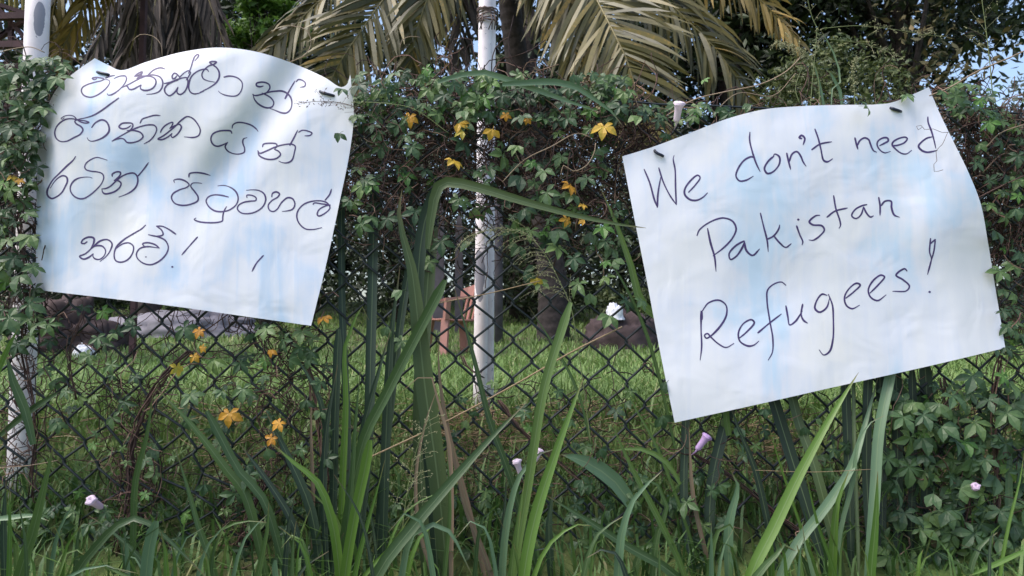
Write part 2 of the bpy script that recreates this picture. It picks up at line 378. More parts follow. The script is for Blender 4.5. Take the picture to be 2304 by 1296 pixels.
tree('dark_bush', 'dark bush directly left of the middle white pole', 'bush', 900, 16, (880, 510), 220, 220, 'crown_dark', 55, 4200, .075, .09)
tree('dark_bush', 'dark bush hidden mostly behind the left sign', 'bush', 470, 17, (470, 560), 230, 190, 'crown_dark', 45, 3000, .085, .09)
tree('dark_bush', 'dark bush behind the white pole at the left edge', 'bush', 40, 15, (40, 520), 260, 250, 'crown_dark', 55, 3600, .085, .09)
tree('dark_bush', 'dark bush behind the right sign and its right edge', 'bush', 2150, 14, (2130, 500), 330, 270, 'crown_dark', 65, 4800, .08, .1)
for i in range(13):
    x = -420 + i * 260
    tree('hedge_shrub', 'dark shrub in the far hedge row beyond the lawn', 'shrub', x, 23 + (i % 2) * 1.5, (x + R.uniform(-30, 30), 500 + R.uniform(-25, 25)), 210, 310, 'crown_dark', 60, 2600, .17, .1, group='far hedge row', bias=.2)
tree('olive_bush', 'low green bush on the lawn beyond the fence right of the palm', 'bush', 1400, 10.5, (1430, 700), 90, 70, 'crown_olive', 30, 1800, .045, .03)

# ------------------------------------------------------------------ palms
def frond(root, o, pts, mat, leaf_len, n, spread=.75, along=.6, droop=.35, width=.028, view=(0, -1, .15), sides=(1, -1), rib=.02):
    pts = catmull(pts, .08); k = len(pts)
    mb = MB(); mb.tube([o(p) for p in pts], [rib * (1 - .8 * i / (k - 1)) + .003 for i in range(k)], 6)
    fr = mb.build('frond', M['rachis'], root)
    lb = MB(); vw = Vector(view).normalized()
    for i in range(n):
        f = (i + .5) / n; q = f * (k - 1); a = int(q); p = pts[a].lerp(pts[min(a + 1, k - 1)], q - a)
        t = (pts[min(a + 2, k - 1)] - pts[max(a - 2, 0)]).normalized()
        for s in sides:
            if R.random() < .05: continue
            sd_ = t.cross(vw).normalized() * s
            L = leaf_len * (math.sin(math.pi * min(.97, .16 + .78 * f)) ** .7) * R.uniform(.8, 1.12)
            d = (sd_ * spread + t * along * R.uniform(.7, 1.3) + vw * R.uniform(-.25, .3) + Vector((R.gauss(0, .06), 0, R.gauss(0, .06)))).normalized()
            w = width * R.uniform(.75, 1.15); wd = (d.cross(vw).normalized() + vw * R.uniform(-.7, .7)).normalized()
            vs_ = []; pp = p.copy(); dd = d.copy(); m = 5
            for j in range(m + 1):
                ww = w * (.45 + 1.2 * math.sin(math.pi * min(1, .12 + .8 * j / m))) * .6 if j < m else .0015
                vs_ += [o(pp - wd * ww), o(pp + wd * ww)]
                dd = (dd + Vector((0, 0, -1)) * droop * (.35 + .6 * j / m) * .5).normalized(); pp = pp + dd * (L / m)
            lb.add(vs_, [(2 * j, 2 * j + 1, 2 * j + 3, 2 * j + 2) for j in range(m)])
    lv = lb.build('leaflets', M[mat], fr, smooth=False); lv['kind'] = 'stuff'; return fr

def palm_trunk(root, o, pts, r0, r1, step=.16):
    pts = catmull(pts, .04); mb = MB(); rad = []
    acc = 0
    for i in range(len(pts)):
        if i: acc += (pts[i] - pts[i - 1]).length
        f = i / (len(pts) - 1); ring = 1 + .07 * max(0, math.sin(acc / step * 2 * math.pi)) ** 3
        rad.append((r0 + (r1 - r0) * f) * (1 + .35 * math.exp(-f * 22)) * ring)
    mb.tube([o(p) for p in pts], rad, 14); return mb.build('trunk', M['bark'], root)

b = P(1245, 790, 11); b.z = ground_h(b.x, b.y)
palm = thing('coconut_palm', 'coconut palm with drooping olive fronds beside the middle white pole', 'palm', b); o = Off(b)
crown = P(1095, -330, 11)
palm_trunk(palm, o, [b - Vector((0, 0, .2)), P(1240, 600, 11), P(1195, 320, 11), P(1165, 150, 11), P(1140, -40, 11), crown], .22, .14)
def fr(px_list, **kw): return frond(palm, o, [crown] + [P(*q) for q in px_list], **kw)
fr([(1240, -190, 9.6), (1343, 0, 8.7), (1384, 80, 8.4), (1412, 140, 8.3), (1441, 250, 8.3), (1448, 330, 8.4)], mat='palm', leaf_len=1.3, n=150, spread=.72, along=.75, droop=.22, view=(-.2, -1, .1))
fr([(1260, -260, 10), (1440, -60, 9.7), (1540, 40, 9.6), (1610, 110, 9.6), (1660, 180, 9.7), (1690, 240, 9.8)], mat='palm', leaf_len=1.2, n=150, spread=.5, along=.55, droop=.75, view=(.3, -1, .2))
fr([(1330, -300, 10.5), (1560, -90, 10.5), (1690, -15, 10.5), (1760, 50, 10.6), (1800, 100, 10.7)], mat='palm_yellow', leaf_len=.85, n=110, spread=.5, along=.5, droop=.8, view=(.2, -1, .2))
fr([(1010, -220, 9.6), (900, -50, 9), (862, 0, 8.8), (805, 80, 8.7), (760, 150, 8.7), (730, 220, 8.8)], mat='palm', leaf_len=1.15, n=150, spread=.7, along=.75, droop=.3, view=(.2, -1, .1))
fr([(960, -300, 10.2), (790, -70, 9.9), (700, 20, 9.8), (640, 80, 9.8), (590, 130, 9.9), (560, 190, 10)], mat='palm', leaf_len=.95, n=140, spread=.5, along=.6, droop=.8, view=(-.2, -1, .2))
fr([(1060, -240, 9.6), (1000, -110, 9), (960, 0, 8.8), (935, 80, 8.8), (925, 160, 8.9)], mat='palm', leaf_len=1.0, n=140, spread=.6, along=.9, droop=.4, view=(.3, -1, .1))
fr([(1075, -250, 10), (1060, -140, 9.7), (1040, 0, 9.6), (1035, 90, 9.6), (1030, 150, 9.6)], mat='palm_dead', leaf_len=.8, n=60, spread=.5, along=1, droop=.5)
fr([(1150, -240, 10), (1210, -120, 9.5), (1260, 0, 9.3), (1290, 90, 9.2), (1305, 190, 9.2)], mat='palm', leaf_len=1.05, n=140, spread=.6, along=.85, droop=.35, view=(-.3, -1, .1))
fr([(1080, -240, 10.4), (1040, -60, 10.3), (1015, 90, 10.3), (1005, 150, 10.3)], mat='palm_yellow', leaf_len=.45, n=30, spread=.5, along=1, droop=.4, width=.016)

b = P(330, 785, 12); b.z = ground_h(b.x, b.y)
dp = thing('withered_palm', 'withered palm with hanging dead brown fronds above the left sign', 'palm', b); o = Off(b); crown = P(380, -180, 12)
palm_trunk(dp, o, [b - Vector((0, 0, .2)), P(335, 500, 12), P(360, 150, 12), crown], .2, .16)
for x0, x1, y1, mt in ((250, 190, 190, 'palm_dead'), (300, 260, 230, 'palm_dead'), (350, 330, 240, 'palm_dead'), (400, 405, 230, 'palm_dead'), (440, 470, 180, 'palm_dead'), (470, 520, 140, 'palm_dead'), (330, 290, 150, 'palm_dead'), (420, 440, 120, 'palm_dead')):
    Yd = R.uniform(10.6, 11.6)
    frond(dp, o, [crown, P((380 + x0) / 2, -120, Yd + .2), P(x0, 0, Yd), P((x0 + x1) / 2, y1 * .5, Yd), P(x1, y1, Yd)], mt, .7, 75, .38, .9, .8, .024)
b = P(60, 800, 8.3); b.z = ground_h(b.x, b.y)
lp = thing('young_palm', 'palm with a yellowing frond beside the white pole at the left edge', 'palm', b); o = Off(b); crown = P(150, -330, 8.3)
palm_trunk(lp, o, [b - Vector((0, 0, .2)), P(50, 500, 8.3), P(90, 100, 8.3), crown], .13, .10)
frond(lp, o, [crown, P(230, -160, 7.6), P(215, -40, 7.3), P(180, 30, 7.2), P(150, 90, 7.2), P(125, 150, 7.2)], 'palm_yellow', .55, 80, .55, .95, .5, .018, view=(.2, -1, .1))
frond(lp, o, [crown, P(170, -160, 7.9), P(130, -20, 7.8), P(115, 60, 7.8), P(100, 160, 7.8)], 'palm', .6, 60, .5, .8, .7, .02)
frond(lp, o, [crown, P(270, -170, 7.9), P(300, -40, 7.8), P(310, 40, 7.8), P(290, 130, 7.9)], 'palm_dead', .6, 60, .5, .8, .7, .02)

# ------------------------------------------------------------------ timber frame, chair, heaps, litter
def timber():
    Yt = 5.6; b = P(-300, 800, Yt); b.z = ground_h(b.x, b.y)
    root = thing('timber_shelter', 'dark red timber frame with yellow slats behind the white pole at far left', 'shelter', b); o = Off(b)
    z0 = b.z
    def q(x, y, d=0): return o(P(x, y, Yt + d))
    def vert(x, w, d=0):
        a = P(x, 300, Yt + d); t = P(x, -260, Yt + d); mb = MB(); mb.beam(o((a.x, a.y, z0 - .1)), o((a.x, a.y, t.z)), w, w); mb.build('post', M['timber'], root, smooth=False)
    vert(60, .05); vert(-640, .05); vert(-300, .05)
    for i, (a, c, w) in enumerate((((-660, 52), (68, 36), .045), ((-660, 112), (68, 100), .04), ((-660, -200), (90, -215), .06))):
        mb = MB(); mb.beam(q(*a, -.04), q(*c, -.04), w, .05); mb.build('rail', M['timber'], root, smooth=False)
    for a, c in (((-10, 10), (62, 92)), ((62, 44), (-30, 100)), ((25, 48), (25, 108)), ((-70, -10), (58, 30)), ((30, 62), (-80, 140)), ((-260, 40), (-330, 110)), ((-250, 110), (-320, 50))):
        mb = MB(); mb.beam(q(*a, .03), q(*c, .03), .032, .03); mb.build('brace', M['timber'], root, smooth=False)
    for i in range(46):
        x = -640 + i * 15.2
        mb = MB(); mb.beam(q(x + 7, -215, .10), q(x + 9 + R.uniform(-3, 3), 30 + R.uniform(-8, 4), .10), .042, .012); mb.build('slat', M['thatch'], root, smooth=False)
    mb = MB(); mb.beam(q(-640, 128, .06), q(58, 128, .06), .012, .12)
    p1 = P(-640, 160, Yt + .06); p2 = P(56, 160, Yt + .06)
    mb = MB(); mb.box(o((p1 + p2) / 2 - Vector((0, 0, .15))), (p2.x - p1.x, .03, .42)); mb.build('panel', M['timber'], root, smooth=False)
    e = P(-300, -225, Yt); mb = MB(); mb.box(o(e + Vector((0, .8, .12))), (2.9, 2.4, .05), Matrix.Rotation(.18, 3, 'X')); mb.build('roof', M['timber'], root, smooth=False)
    for x in (-640, 60):
        a = P(x, 300, Yt); mb = MB(); mb.beam(o((a.x, a.y + 1.7, z0 - .1)), o((a.x, a.y + 1.7, e.z + .3)), .05, .05); mb.build('post', M['timber'], root, smooth=False)
timber()

def chair():
    Yc = 8.6; b = P(1022, 796, Yc); b.z = ground_h(b.x, b.y)
    root = thing('garden_chair', 'faded red brown plastic armchair on the lawn left of the middle pole', 'chair', b); root.rotation_euler.z = math.radians(-62)
    m = M['chair']
    mb = MB()   # slightly dished seat
    pts = [(x * .22, y * .21, .41 - .018 * (1 - (x * x + y * y) / 2) + .012 * (y < -.9)) for y in (-1, -.5, 0, .5, 1) for x in (-1, -.5, 0, .5, 1)]
    mb.add(pts, [(j * 5 + i, j * 5 + i + 1, (j + 1) * 5 + i + 1, (j + 1) * 5 + i) for j in range(4) for i in range(4)])
    s = mb.build('seat', m, root); sm = s.modifiers.new('t', 'SOLIDIFY'); sm.thickness = .02
    mb = MB()   # curved back with three openings between uprights
    for x in (-.2, -.07, .07, .2):
        mb.beam((x, .20, .41), (x * 1.08, .30, .80), .035 if abs(x) > .1 else .05, .018)
    arc = [(-.26, .20), (-.2, .27), (-.1, .31), (0, .325), (.1, .31), (.2, .27), (.26, .20)]
    for (xa, ya), (xb, yb) in zip(arc, arc[1:]):
        za, zb = .84 - .9 * xa * xa, .84 - .9 * xb * xb
        mb.add([(xa, ya - .015, za - .12), (xb, yb - .015, zb - .12), (xb, yb, zb), (xa, ya, za), (xa, ya + .03, za - .12), (xb, yb + .03, zb - .12), (xb, yb + .035, zb), (xa, ya + .035, za)],
               [(0, 1, 2, 3), (5, 4, 7, 6), (3, 2, 6, 7), (1, 0, 4, 5)])
    mb.build('backrest', m, root, smooth=False)
    for sx in (-1, 1):
        mb = MB(); mb.beam((sx * .25, -.21, .40), (sx * .275, -.2, .63), .07, .04); mb.box((sx * .275, -.01, .645), (.075, .46, .03), Matrix.Rotation(.10, 3, 'X'))
        mb.build('armrest', m, root, smooth=False)
        for sy in (-1, 1):
            mb = MB(); mb.beam((sx * .25, sy * .24, 0), (sx * .21, sy * .2, .41), .085, .05); mb.build('leg', m, root, smooth=False)
chair()

def lump(name, label, cat, px, py_top, Y, w, h, mat, d=None, seed=1.0):
    b = P(px, 790, Y); b.z = ground_h(b.x, b.y); mb = MB(); n, k = 44, 18; vs_ = []
    for i in range(k + 1):
        f = i / k
        for j in range(n):
            a = 2 * math.pi * j / n; rr = math.cos(f * math.pi / 2) ** .8
            q = Vector((math.cos(a) * rr * w / 2, math.sin(a) * rr * (d or w) / 2, h * math.sin(f * math.pi / 2)))
            q *= 1 + .28 * noise.noise(q * (3.5 / max(w, .3)) + Vector((seed, 0, 0))) + .17 * noise.noise(q * (11 / max(w, .3)) + Vector((seed, 2, 0))) + .10 * noise.noise(q * (26 / max(w, .3)) + Vector((seed, 5, 0)))
            vs_.append(q - Vector((0, 0, .03)))
    mb.add(vs_, [(i * n + j, i * n + (j + 1) % n, (i + 1) * n + (j + 1) % n, (i + 1) * n + j) for i in range(k) for j in range(n)])
    ob = mb.build(name, M[mat], loc=b); tag(ob, label, cat); return ob
lump('earth_heap', 'dark brown heap of earth beside the left pole below the left sign', 'heap', 150, 660, 9.0, 1.3, .62, 'rubble', .9, 1)
lump('grey_heap', 'low heap under a grey sheet seen below the left sign', 'heap', 400, 690, 12.0, 2.6, .42, 'grey_cloth', 1.4, 5)
lump('litter_bag', 'crumpled white and blue plastic bag on the lawn below the left sign', 'bag', 190, 770, 8.2, .27, .16, 'white_bag', .2, 9)
lump('litter_bag', 'crumpled white plastic bag on the ground left of the right sign', 'bag', 1384, 690, 9.4, .24, .20, 'white_bag', .2, 12).location.z += .40
lump('debris_heap', 'low brown heap of garden debris left of the English sign', 'heap', 1400, 690, 9.7, 1.0, .52, 'rubble', .8, 17)
def stone(px, top, w, Y, lab):
    b = P(px, 790, Y); b.z = ground_h(b.x, b.y); t = P(px, top, Y); mb = MB(); hh = t.z - b.z; W = w * pxm(Y) / 2
    for i in range(4):
        z = hh * i / 3
    prof = [(-W, 0), (-W, hh * .86), (-W * .6, hh * .97), (0, hh), (W * .6, hh * .97), (W, hh * .86), (W, 0)]
    n = len(prof); mb.add([(x, -.06, z - .05) for x, z in prof] + [(x, .06, z - .05) for x, z in prof],
        [tuple(range(n)), tuple(range(2 * n - 1, n - 1, -1))] + [(i, i + n, (i + 1) % n + n, (i + 1) % n) for i in range(n)])
    tag(mb.build('stone_slab', M['slab'], loc=b, smooth=False), lab, 'slab')
stone(985, 440, 26, 12.5, 'grey upright stone slab just left of the middle white pole')
stone(1032, 478, 17, 13.0, 'narrow grey slab between the wide slab and the middle pole')

# ------------------------------------------------------------------ fence posts
def pole(root, o, a, c, r, name, mat):
    mb = MB(); mb.tube([o(Vector(a).lerp(Vector(c), i / 6)) for i in range(7)], r, 20); return mb.build(name, mat, root)
a = P(40, 1170, 1.97); a.z = ground_h(a.x, a.y) - .15; c = P(92, -160, 1.97)
root = thing('fence_post', 'thick white painted pole at the left edge with flaked grey patch', 'post', (a.x, a.y, a.z)); o = Off(a)
pc = o(P(84, 40, 1.94)); pole(root, o, a, c, .0295, 'pole', paint_mat('white_paint_left', pc, (.011, .03, .046), .70))
a = P(1078, 960, 2.3); a.z = ground_h(a.x, a.y) - .12; c = P(1095, -170, 2.3)
root = thing('fence_post', 'white painted twin pole in the middle with wire wound near its top', 'post', (a.x, a.y, a.z)); o = Off(a)
pc = o(P(1078, 620, 2.27)); pm = paint_mat('white_paint_middle', pc, (.021, .03, .085), .67)
pole(root, o, a, c, .0215, 'pole', pm)
a2 = P(1097, 960, 2.335); a2.z = a.z; pole(root, o, a2, P(1104, -170, 2.335), .0185, 'second_pole', pm)
mb = MB()
f0 = P(1083, 945, 2.3); mb.tube([o(Vector((f0.x + .01, f0.y, a.z))), o(Vector((f0.x + .01, f0.y, a.z + .1))), o(Vector((f0.x + .01, f0.y + .0, a.z + .155)))], [.062, .056, .040], 9)
mb.build('concrete_footing', M['concrete'], root)
mb = MB(); w0 = P(1094, 34, 2.3)
for k in range(7):
    pts = []
    for i in range(25):
        t = 2 * math.pi * i / 24; r1 = .031 + .003 * R.random()
        pts.append(o(w0 + Vector((math.cos(t) * r1 + .004, math.sin(t) * (r1 + .008) + .012, (k - 3) * .0065 + .006 * math.sin(t + k) + R.uniform(-.002, .002)))))
    mb.tube(pts, .0026, 5)
for k in range(6):
    x = R.uniform(-.025, .03); mb.tube([o(w0 + Vector((x, -.03, -.01))), o(w0 + Vector((x + .004, -.036, -.03))), o(w0 + Vector((x + R.uniform(-.01, .01), -.03, -.06)))], .0018, 4)
mb.build('wire_binding', M['rust_wire'], root)
a = P(1122, 780, 10.2); a.z = ground_h(a.x, a.y)
mb = MB(); c = P(1118, 420, 10.2); mb.tube([(0, 0, -.1), (0, 0, c.z - a.z - .05), (0, 0, c.z - a.z)], [.06, .055, .03], 12)  # tapered tube drawing a narrow dark grey strip beside the pole
tag(mb.build('dark_strip', M['slab'], loc=a), 'slim dark grey upright strip just right of the middle pole', 'dark_strip')

# ------------------------------------------------------------------ chain-link fence: every zigzag wire on its own
def fence_warp(p):
    n1 = noise.noise_vector(Vector((p.x * 2.1, 0, p.z * 2.1)))
    n2 = noise.noise_vector(Vector((p.x * 9, 5, p.z * 9)))
    q = p + Vector((n1.x * .012 + n2.x * .004, n1.y * .02 + n2.y * .004, n1.z * .012 + n2.z * .004))
    d = math.hypot(p.x + .80, (p.z + .05)); k = math.exp(-(d / .16) ** 2)           # torn, sagging patch below the left sign
    q += Vector((.03 * k * math.sin(p.z * 40), 0, -.035 * k))
    q.z += -.035 * (p.x / 1.3) * (p.x > 0)
    return q
fz0, fz1 = -.42, .84; A_, B_ = .0440, .0472
fence = thing('chain_link_fence', 'dark coated chain link wire fence overgrown with vines', 'fence', (0, YF, fz0))
o = Off((0, YF, fz0)); nz_ = int((fz1 - fz0) / B_)
for i in range(-54, 54):
    pts = []
    for k in range(nz_ + 1):
        rgt = (k + i) % 2; x = (i + rgt) * A_; z = fz0 + k * B_; sgn = 1 if rgt else -1
        e = .0040
        for (dz, dx, dy) in ((-.0075, -.0032, .0028 * sgn), (0, e * .6, 0), (.0075, -.0032, -.0028 * sgn)):
            pts.append(o(fence_warp(Vector((x + sgn * dx, YF + dy, z + dz)))))
    mb = MB(); mb.tube(pts, .0031, 5); mb.build('wire', M['wire'], fence)
for z in (fz1 - .02, fz0 + .05):
    mb = MB(); mb.tube([o(fence_warp(Vector((x * .06, YF + .006, z)))) for x in range(-40, 41)], .0026, 5); mb.build('tension_wire', M['wire'], fence)

# ------------------------------------------------------------------ the two paper signs
OUT_L = dict(top=[(213, 131), (245, 147), (272, 158), (330, 139), (410, 117), (490, 107), (570, 115), (650, 139), (730, 174), (768, 196), (782, 188), (788, 168)],
             right=[(788, 168), (793, 215), (796, 260), (788, 335), (765, 450), (735, 590), (700, 733)],
             bottom=[(80, 652), (235, 670), (390, 689), (545, 711), (700, 733)],
             left=[(213, 131), (165, 165), (130, 197), (107, 240), (93, 290), (85, 340), (82, 480), (80, 652)])
OUT_R = dict(top=[(1400, 352), (1470, 330), (1550, 300), (1640, 266), (1720, 246), (1800, 239), (1890, 236), (1970, 235), (2005, 231), (2050, 214), (2090, 196)],
             right=[(2090, 196), (2110, 245), (2140, 308), (2180, 390), (2207, 460), (2222, 540), (2240, 650), (2262, 783)],
             bottom=[(1518, 951), (1700, 911), (1890, 868), (2080, 826), (2262, 783)],
             left=[(1400, 352), (1425, 480), (1455, 630), (1485, 790), (1518, 951)])
def sm(a, b, x):
    t = max(0., min(1., (x - a) / (b - a))); return t * t * (3 - 2 * t)
def depth_l(x, y):
    d = 1.715
    d += .055 * sm(175, 60, x) ** 1.6 * sm(120, 300, y)                       # left edge curls back round the vines
    d -= .030 * math.exp(-((x - 470) / 190) ** 2 - ((y - 230) / 190) ** 2)    # upper belly
    s = (x - 700) * .80 + (y - 160) * .60                                     # diagonal fold, from upper right to lower left
    d += .027 * math.exp(-((s + 25) / 48) ** 2) * sm(640, 300, y) * sm(380, 520, x)
    d += .012 * math.exp(-((s + 150) / 60) ** 2) * sm(720, 420, y)
    d += .030 * sm(0, 1, ((150 + (x - 150) * .1) + 62 - (x * .42 + y * .9) + 90) / 95)   # turned-back corner
    d -= .016 * sm(740, 800, x) * sm(260, 170, y)                            # curled corner tip
    d -= .035 * sm(380, 720, y) * sm(60, 500, x) * .5
    return d + .0025 * noise.noise(Vector((x * .012, y * .008, 1))) + .006 * noise.noise(Vector((x * .004, y * .004, 4)))
def depth_r(x, y):
    d = 1.705
    d -= .022 * math.exp(-((x - 1780) / 240) ** 2 - ((y - 420) / 260) ** 2)
    d += .018 * sm(1990, 2110, x) * sm(330, 200, y)
    d -= .014 * math.exp(-((x - 2110) / 70) ** 2 - ((y - 480) / 110) ** 2)
    d += .020 * sm(2140, 2262, x) * sm(400, 640, y)
    d += .012 * sm(1480, 1400, x) * sm(520, 340, y)
    d -= .030 * sm(600, 930, y) * .6
    return d + .002 * noise.noise(Vector((x * .012, y * .008, 7))) + .006 * noise.noise(Vector((x * .004, y * .004, 9)))
def resample(pts, n):
    c = catmull([Vector((x, y, 0)) for x, y in pts], 3.0); L = [0]
    for a_, b_ in zip(c, c[1:]): L.append(L[-1] + (b_ - a_).length)
    out = []; j = 0
    for i in range(n + 1):
        t = L[-1] * i / n
        while j < len(L) - 2 and L[j + 1] < t: j += 1
        f = (t - L[j]) / max(1e-9, L[j + 1] - L[j]); out.append(c[j].lerp(c[j + 1], min(1, f)))
    return out
def outline(o_): return o_['top'] + o_['right'][1:] + o_['bottom'][::-1][1:] + o_['left'][::-1][1:-1]
POLY = [outline(OUT_L), outline(OUT_R)]
def inside(x, y, poly):
    r = False; j = len(poly) - 1
    for i in range(len(poly)):
        xi, yi = poly[i]; xj, yj = poly[j]
        if (yi > y) != (yj > y) and x < (xj - xi) * (y - yi) / (yj - yi) + xi: r = not r
        j = i
    return r
def on_sign(x, y, m=0):
    for p in POLY:
        if inside(x, y, p):
            if not m or all(inside(x + dx, y + dy, p) for dx, dy in ((m, 0), (-m, 0), (0, m), (0, -m))): return True
    return False

def sign(name, label, O, depth, mat, lines, ties, group):
    nu, nv = 130, 116
    t, r, b_, l = resample(O['top'], nu), resample(O['right'], nv), resample(O['bottom'], nu), resample(O['left'], nv)
    base = P(sum(p.x for p in b_) / len(b_), sum(p.y for p in b_) / len(b_), 1.70)
    root = thing(name, label, 'sign', base, group); o = Off(base); vs_ = []
    for j in range(nv + 1):
        v = j / nv
        for i in range(nu + 1):
            u = i / nu
            q = t[i] * (1 - v) + b_[i] * v + l[j] * (1 - u) + r[j] * u - (t[0] * (1 - u) * (1 - v) + t[-1] * u * (1 - v) + b_[0] * (1 - u) * v + b_[-1] * u * v)
            vs_.append(o(P(q.x, q.y, depth(q.x, q.y))))
    mb = MB(); w = nu + 1
    mb.add(vs_, [(j * w + i, (j + 1) * w + i, (j + 1) * w + i + 1, j * w + i + 1) for j in range(nv) for i in range(nu)])
    bk = [v + Vector((0, .0006, 0)) for v in vs_]
    mb.add(bk, [(j * w + i, j * w + i + 1, (j + 1) * w + i + 1, (j + 1) * w + i) for j in range(nv) for i in range(nu)])
    rim = list(range(w)) + [j * w + nu for j in range(1, nv + 1)] + [nv * w + i for i in range(nu - 1, -1, -1)] + [j * w for j in range(nv - 1, 0, -1)]
    k_ = len(rim); mb.add([vs_[i] for i in rim] + [bk[i] for i in rim], [(i, (i + 1) % k_, k_ + (i + 1) % k_, k_ + i) for i in range(k_)])
    mb.build('paper', mat, root)
    for lab, wpx, strokes in lines:
        off = .00035; line = bpy.data.objects.new('handwriting', None); col.objects.link(line); line.parent = root; line['label'] = lab; line.empty_display_size = .02
        for (x0, y0, s), pts in strokes:
            mb = MB()
            pp = [Vector((x0 + x / s, y0 + y / s, 0)) for x, y in pts]
            if len(pp) == 1:
                c = pp[0]; rr = wpx * .75
                ring = [c] + [c + Vector((math.cos(a) * rr, math.sin(a) * rr * .85, 0)) for a in [k * math.pi / 5 for k in range(10)]]
                mb.add([o(P(q.x, q.y, depth(q.x, q.y) - off)) for q in ring], [(0, (k + 1) % 10 + 1, k + 1) for k in range(10)]); off += 1.2e-6; mb.build('pen_stroke', M['ink'], line, smooth=False); continue
            c = catmull(pp, 2.2); n = len(c); vv = []
            for i in range(n):
                tg = (c[min(i + 1, n - 1)] - c[max(i - 1, 0)]); tg = tg.normalized() if tg.length > 1e-6 else Vector((1, 0, 0))
                f = i / (n - 1); e = min(1, .62 + 6 * f, .42 + 4 * (1 - f))
                hw = wpx / 2 * e * (1 + .38 * noise.noise(Vector((c[i].x * .035, c[i].y * .035, off * 3e4))))
                nn = Vector((-tg.y, tg.x, 0)) * hw; ctr = c[i] + (tg * (-hw * .5 if i == 0 else hw * .5 if i == n - 1 else 0))
                for q in (ctr + nn, ctr - nn): vv.append(o(P(q.x, q.y, depth(q.x, q.y) - off)))
                off += 2e-8
            mb.add(vv, [(2 * i, 2 * i + 1, 2 * i + 3, 2 * i + 2) for i in range(n - 1)]); off += 1.2e-6
            mb.build('pen_stroke', M['ink'], line, smooth=False)
    for pts in ties:
        mb = MB(); mb.tube([o(P(x, y, depth(x, y) - .003 - dy)) for x, y, dy in pts], .0034, 7)
        mb.build('tie', M['tie'], root)
    return root
cA = (170, 100, 7.2); cB = (440, 110, 8.1); cC = (110, 210, 7.2); cD = (340, 240, 6.063); cE = (90, 340, 8.862); cF = (370, 370, 5.76); cG = (160, 490, 5.009)
L1 = [(cA, [(345, 555), (300, 572), (270, 548), (330, 535), (420, 545), (460, 560), (430, 583), (300, 615), (190, 650), (110, 700), (95, 760), (130, 820), (230, 855), (330, 830), (440, 760), (520, 680), (555, 610), (540, 580), (490, 570), (450, 575)]),
      (cA, [(480, 545), (560, 515), (640, 500)]),
      (cA, [(620, 555), (680, 525), (750, 508), (810, 515), (825, 560), (790, 640), (720, 720), (630, 790), (560, 820), (520, 815), (510, 790)]),
      (cA, [(950, 515), (1010, 505), (1070, 470), (1080, 442), (1020, 465), (955, 510)]), (cA, [(1080, 450), (1060, 500), (990, 555)]),
      (cA, [(990, 555), (1060, 520), (1150, 512), (1240, 525), (1295, 570), (1300, 630), (1260, 700), (1180, 740), (1100, 742), (1050, 710), (1065, 655)]),
      (cA, [(1065, 655), (1000, 690), (930, 725), (870, 725), (840, 680), (820, 670), (740, 705)]),
      (cA, [(740, 705), (900, 625), (1050, 545), (1180, 500), (1280, 495), (1370, 530), (1410, 600), (1405, 680), (1360, 755), (1270, 795), (1150, 808)]),
      (cA, [(1165, 510), (1210, 460), (1280, 405), (1380, 378), (1455, 400)]),
      (cA, [(1435, 632), (1530, 615), (1640, 570), (1740, 540), (1800, 540), (1820, 590), (1810, 680), (1760, 770), (1690, 810), (1645, 780), (1660, 690)]),
      (cA, [(1660, 690), (1610, 770), (1520, 830), (1460, 790), (1440, 730), (1470, 670), (1560, 610), (1660, 580)]),
      (cA, [(1690, 535), (1640, 480), (1600, 465), (1565, 510), (1575, 555), (1610, 545), (1650, 490)]),
      (cA, [(1680, 535), (1760, 460), (1830, 425), (1860, 450), (1830, 520), (1790, 580)]),
      (cA, [(1830, 470), (1870, 370), (1900, 270), (1935, 190), (1985, 160), (1995, 180), (1930, 270)]),
      (cA, [(2155, 440), (2130, 405), (2070, 402), (1970, 437), (1880, 515), (1838, 620), (1832, 700), (1860, 770), (1920, 800), (2000, 788), (2080, 757)]),
      (cB, [(80, 790), (150, 757), (260, 700), (370, 620), (425, 530), (430, 430), (390, 350), (310, 285), (255, 245), (300, 230), (380, 240), (330, 280), (240, 310), (150, 390), (115, 470), (140, 540), (220, 580), (345, 605)]),
      (cB, [(515, 515), (600, 495), (700, 505), (790, 545), (845, 610), (850, 700), (815, 790), (750, 850), (640, 860), (520, 835), (440, 795), (415, 765)]),
      (cB, [(1235, 675), (1180, 690), (1110, 670), (1110, 630), (1170, 608), (1260, 610), (1340, 650), (1355, 710), (1320, 770), (1270, 810)]),
      (cB, [(1210, 805), (1290, 840), (1380, 900), (1425, 980), (1400, 1050), (1320, 1075), (1220, 1050), (1120, 980), (1070, 910), (1045, 820)]),
      (cB, [(1040, 830), (1080, 850), (1200, 830), (1330, 790), (1460, 770), (1580, 770), (1680, 820), (1740, 900), (1755, 1000), (1730, 1100), (1660, 1165), (1570, 1165), (1450, 1120), (1345, 1080)]),
      (cB, [(1630, 910), (1720, 740), (1815, 580)]), (cB, [(1835, 600), (1870, 560), (1940, 570), (2000, 620), (1990, 680), (1905, 700)])]
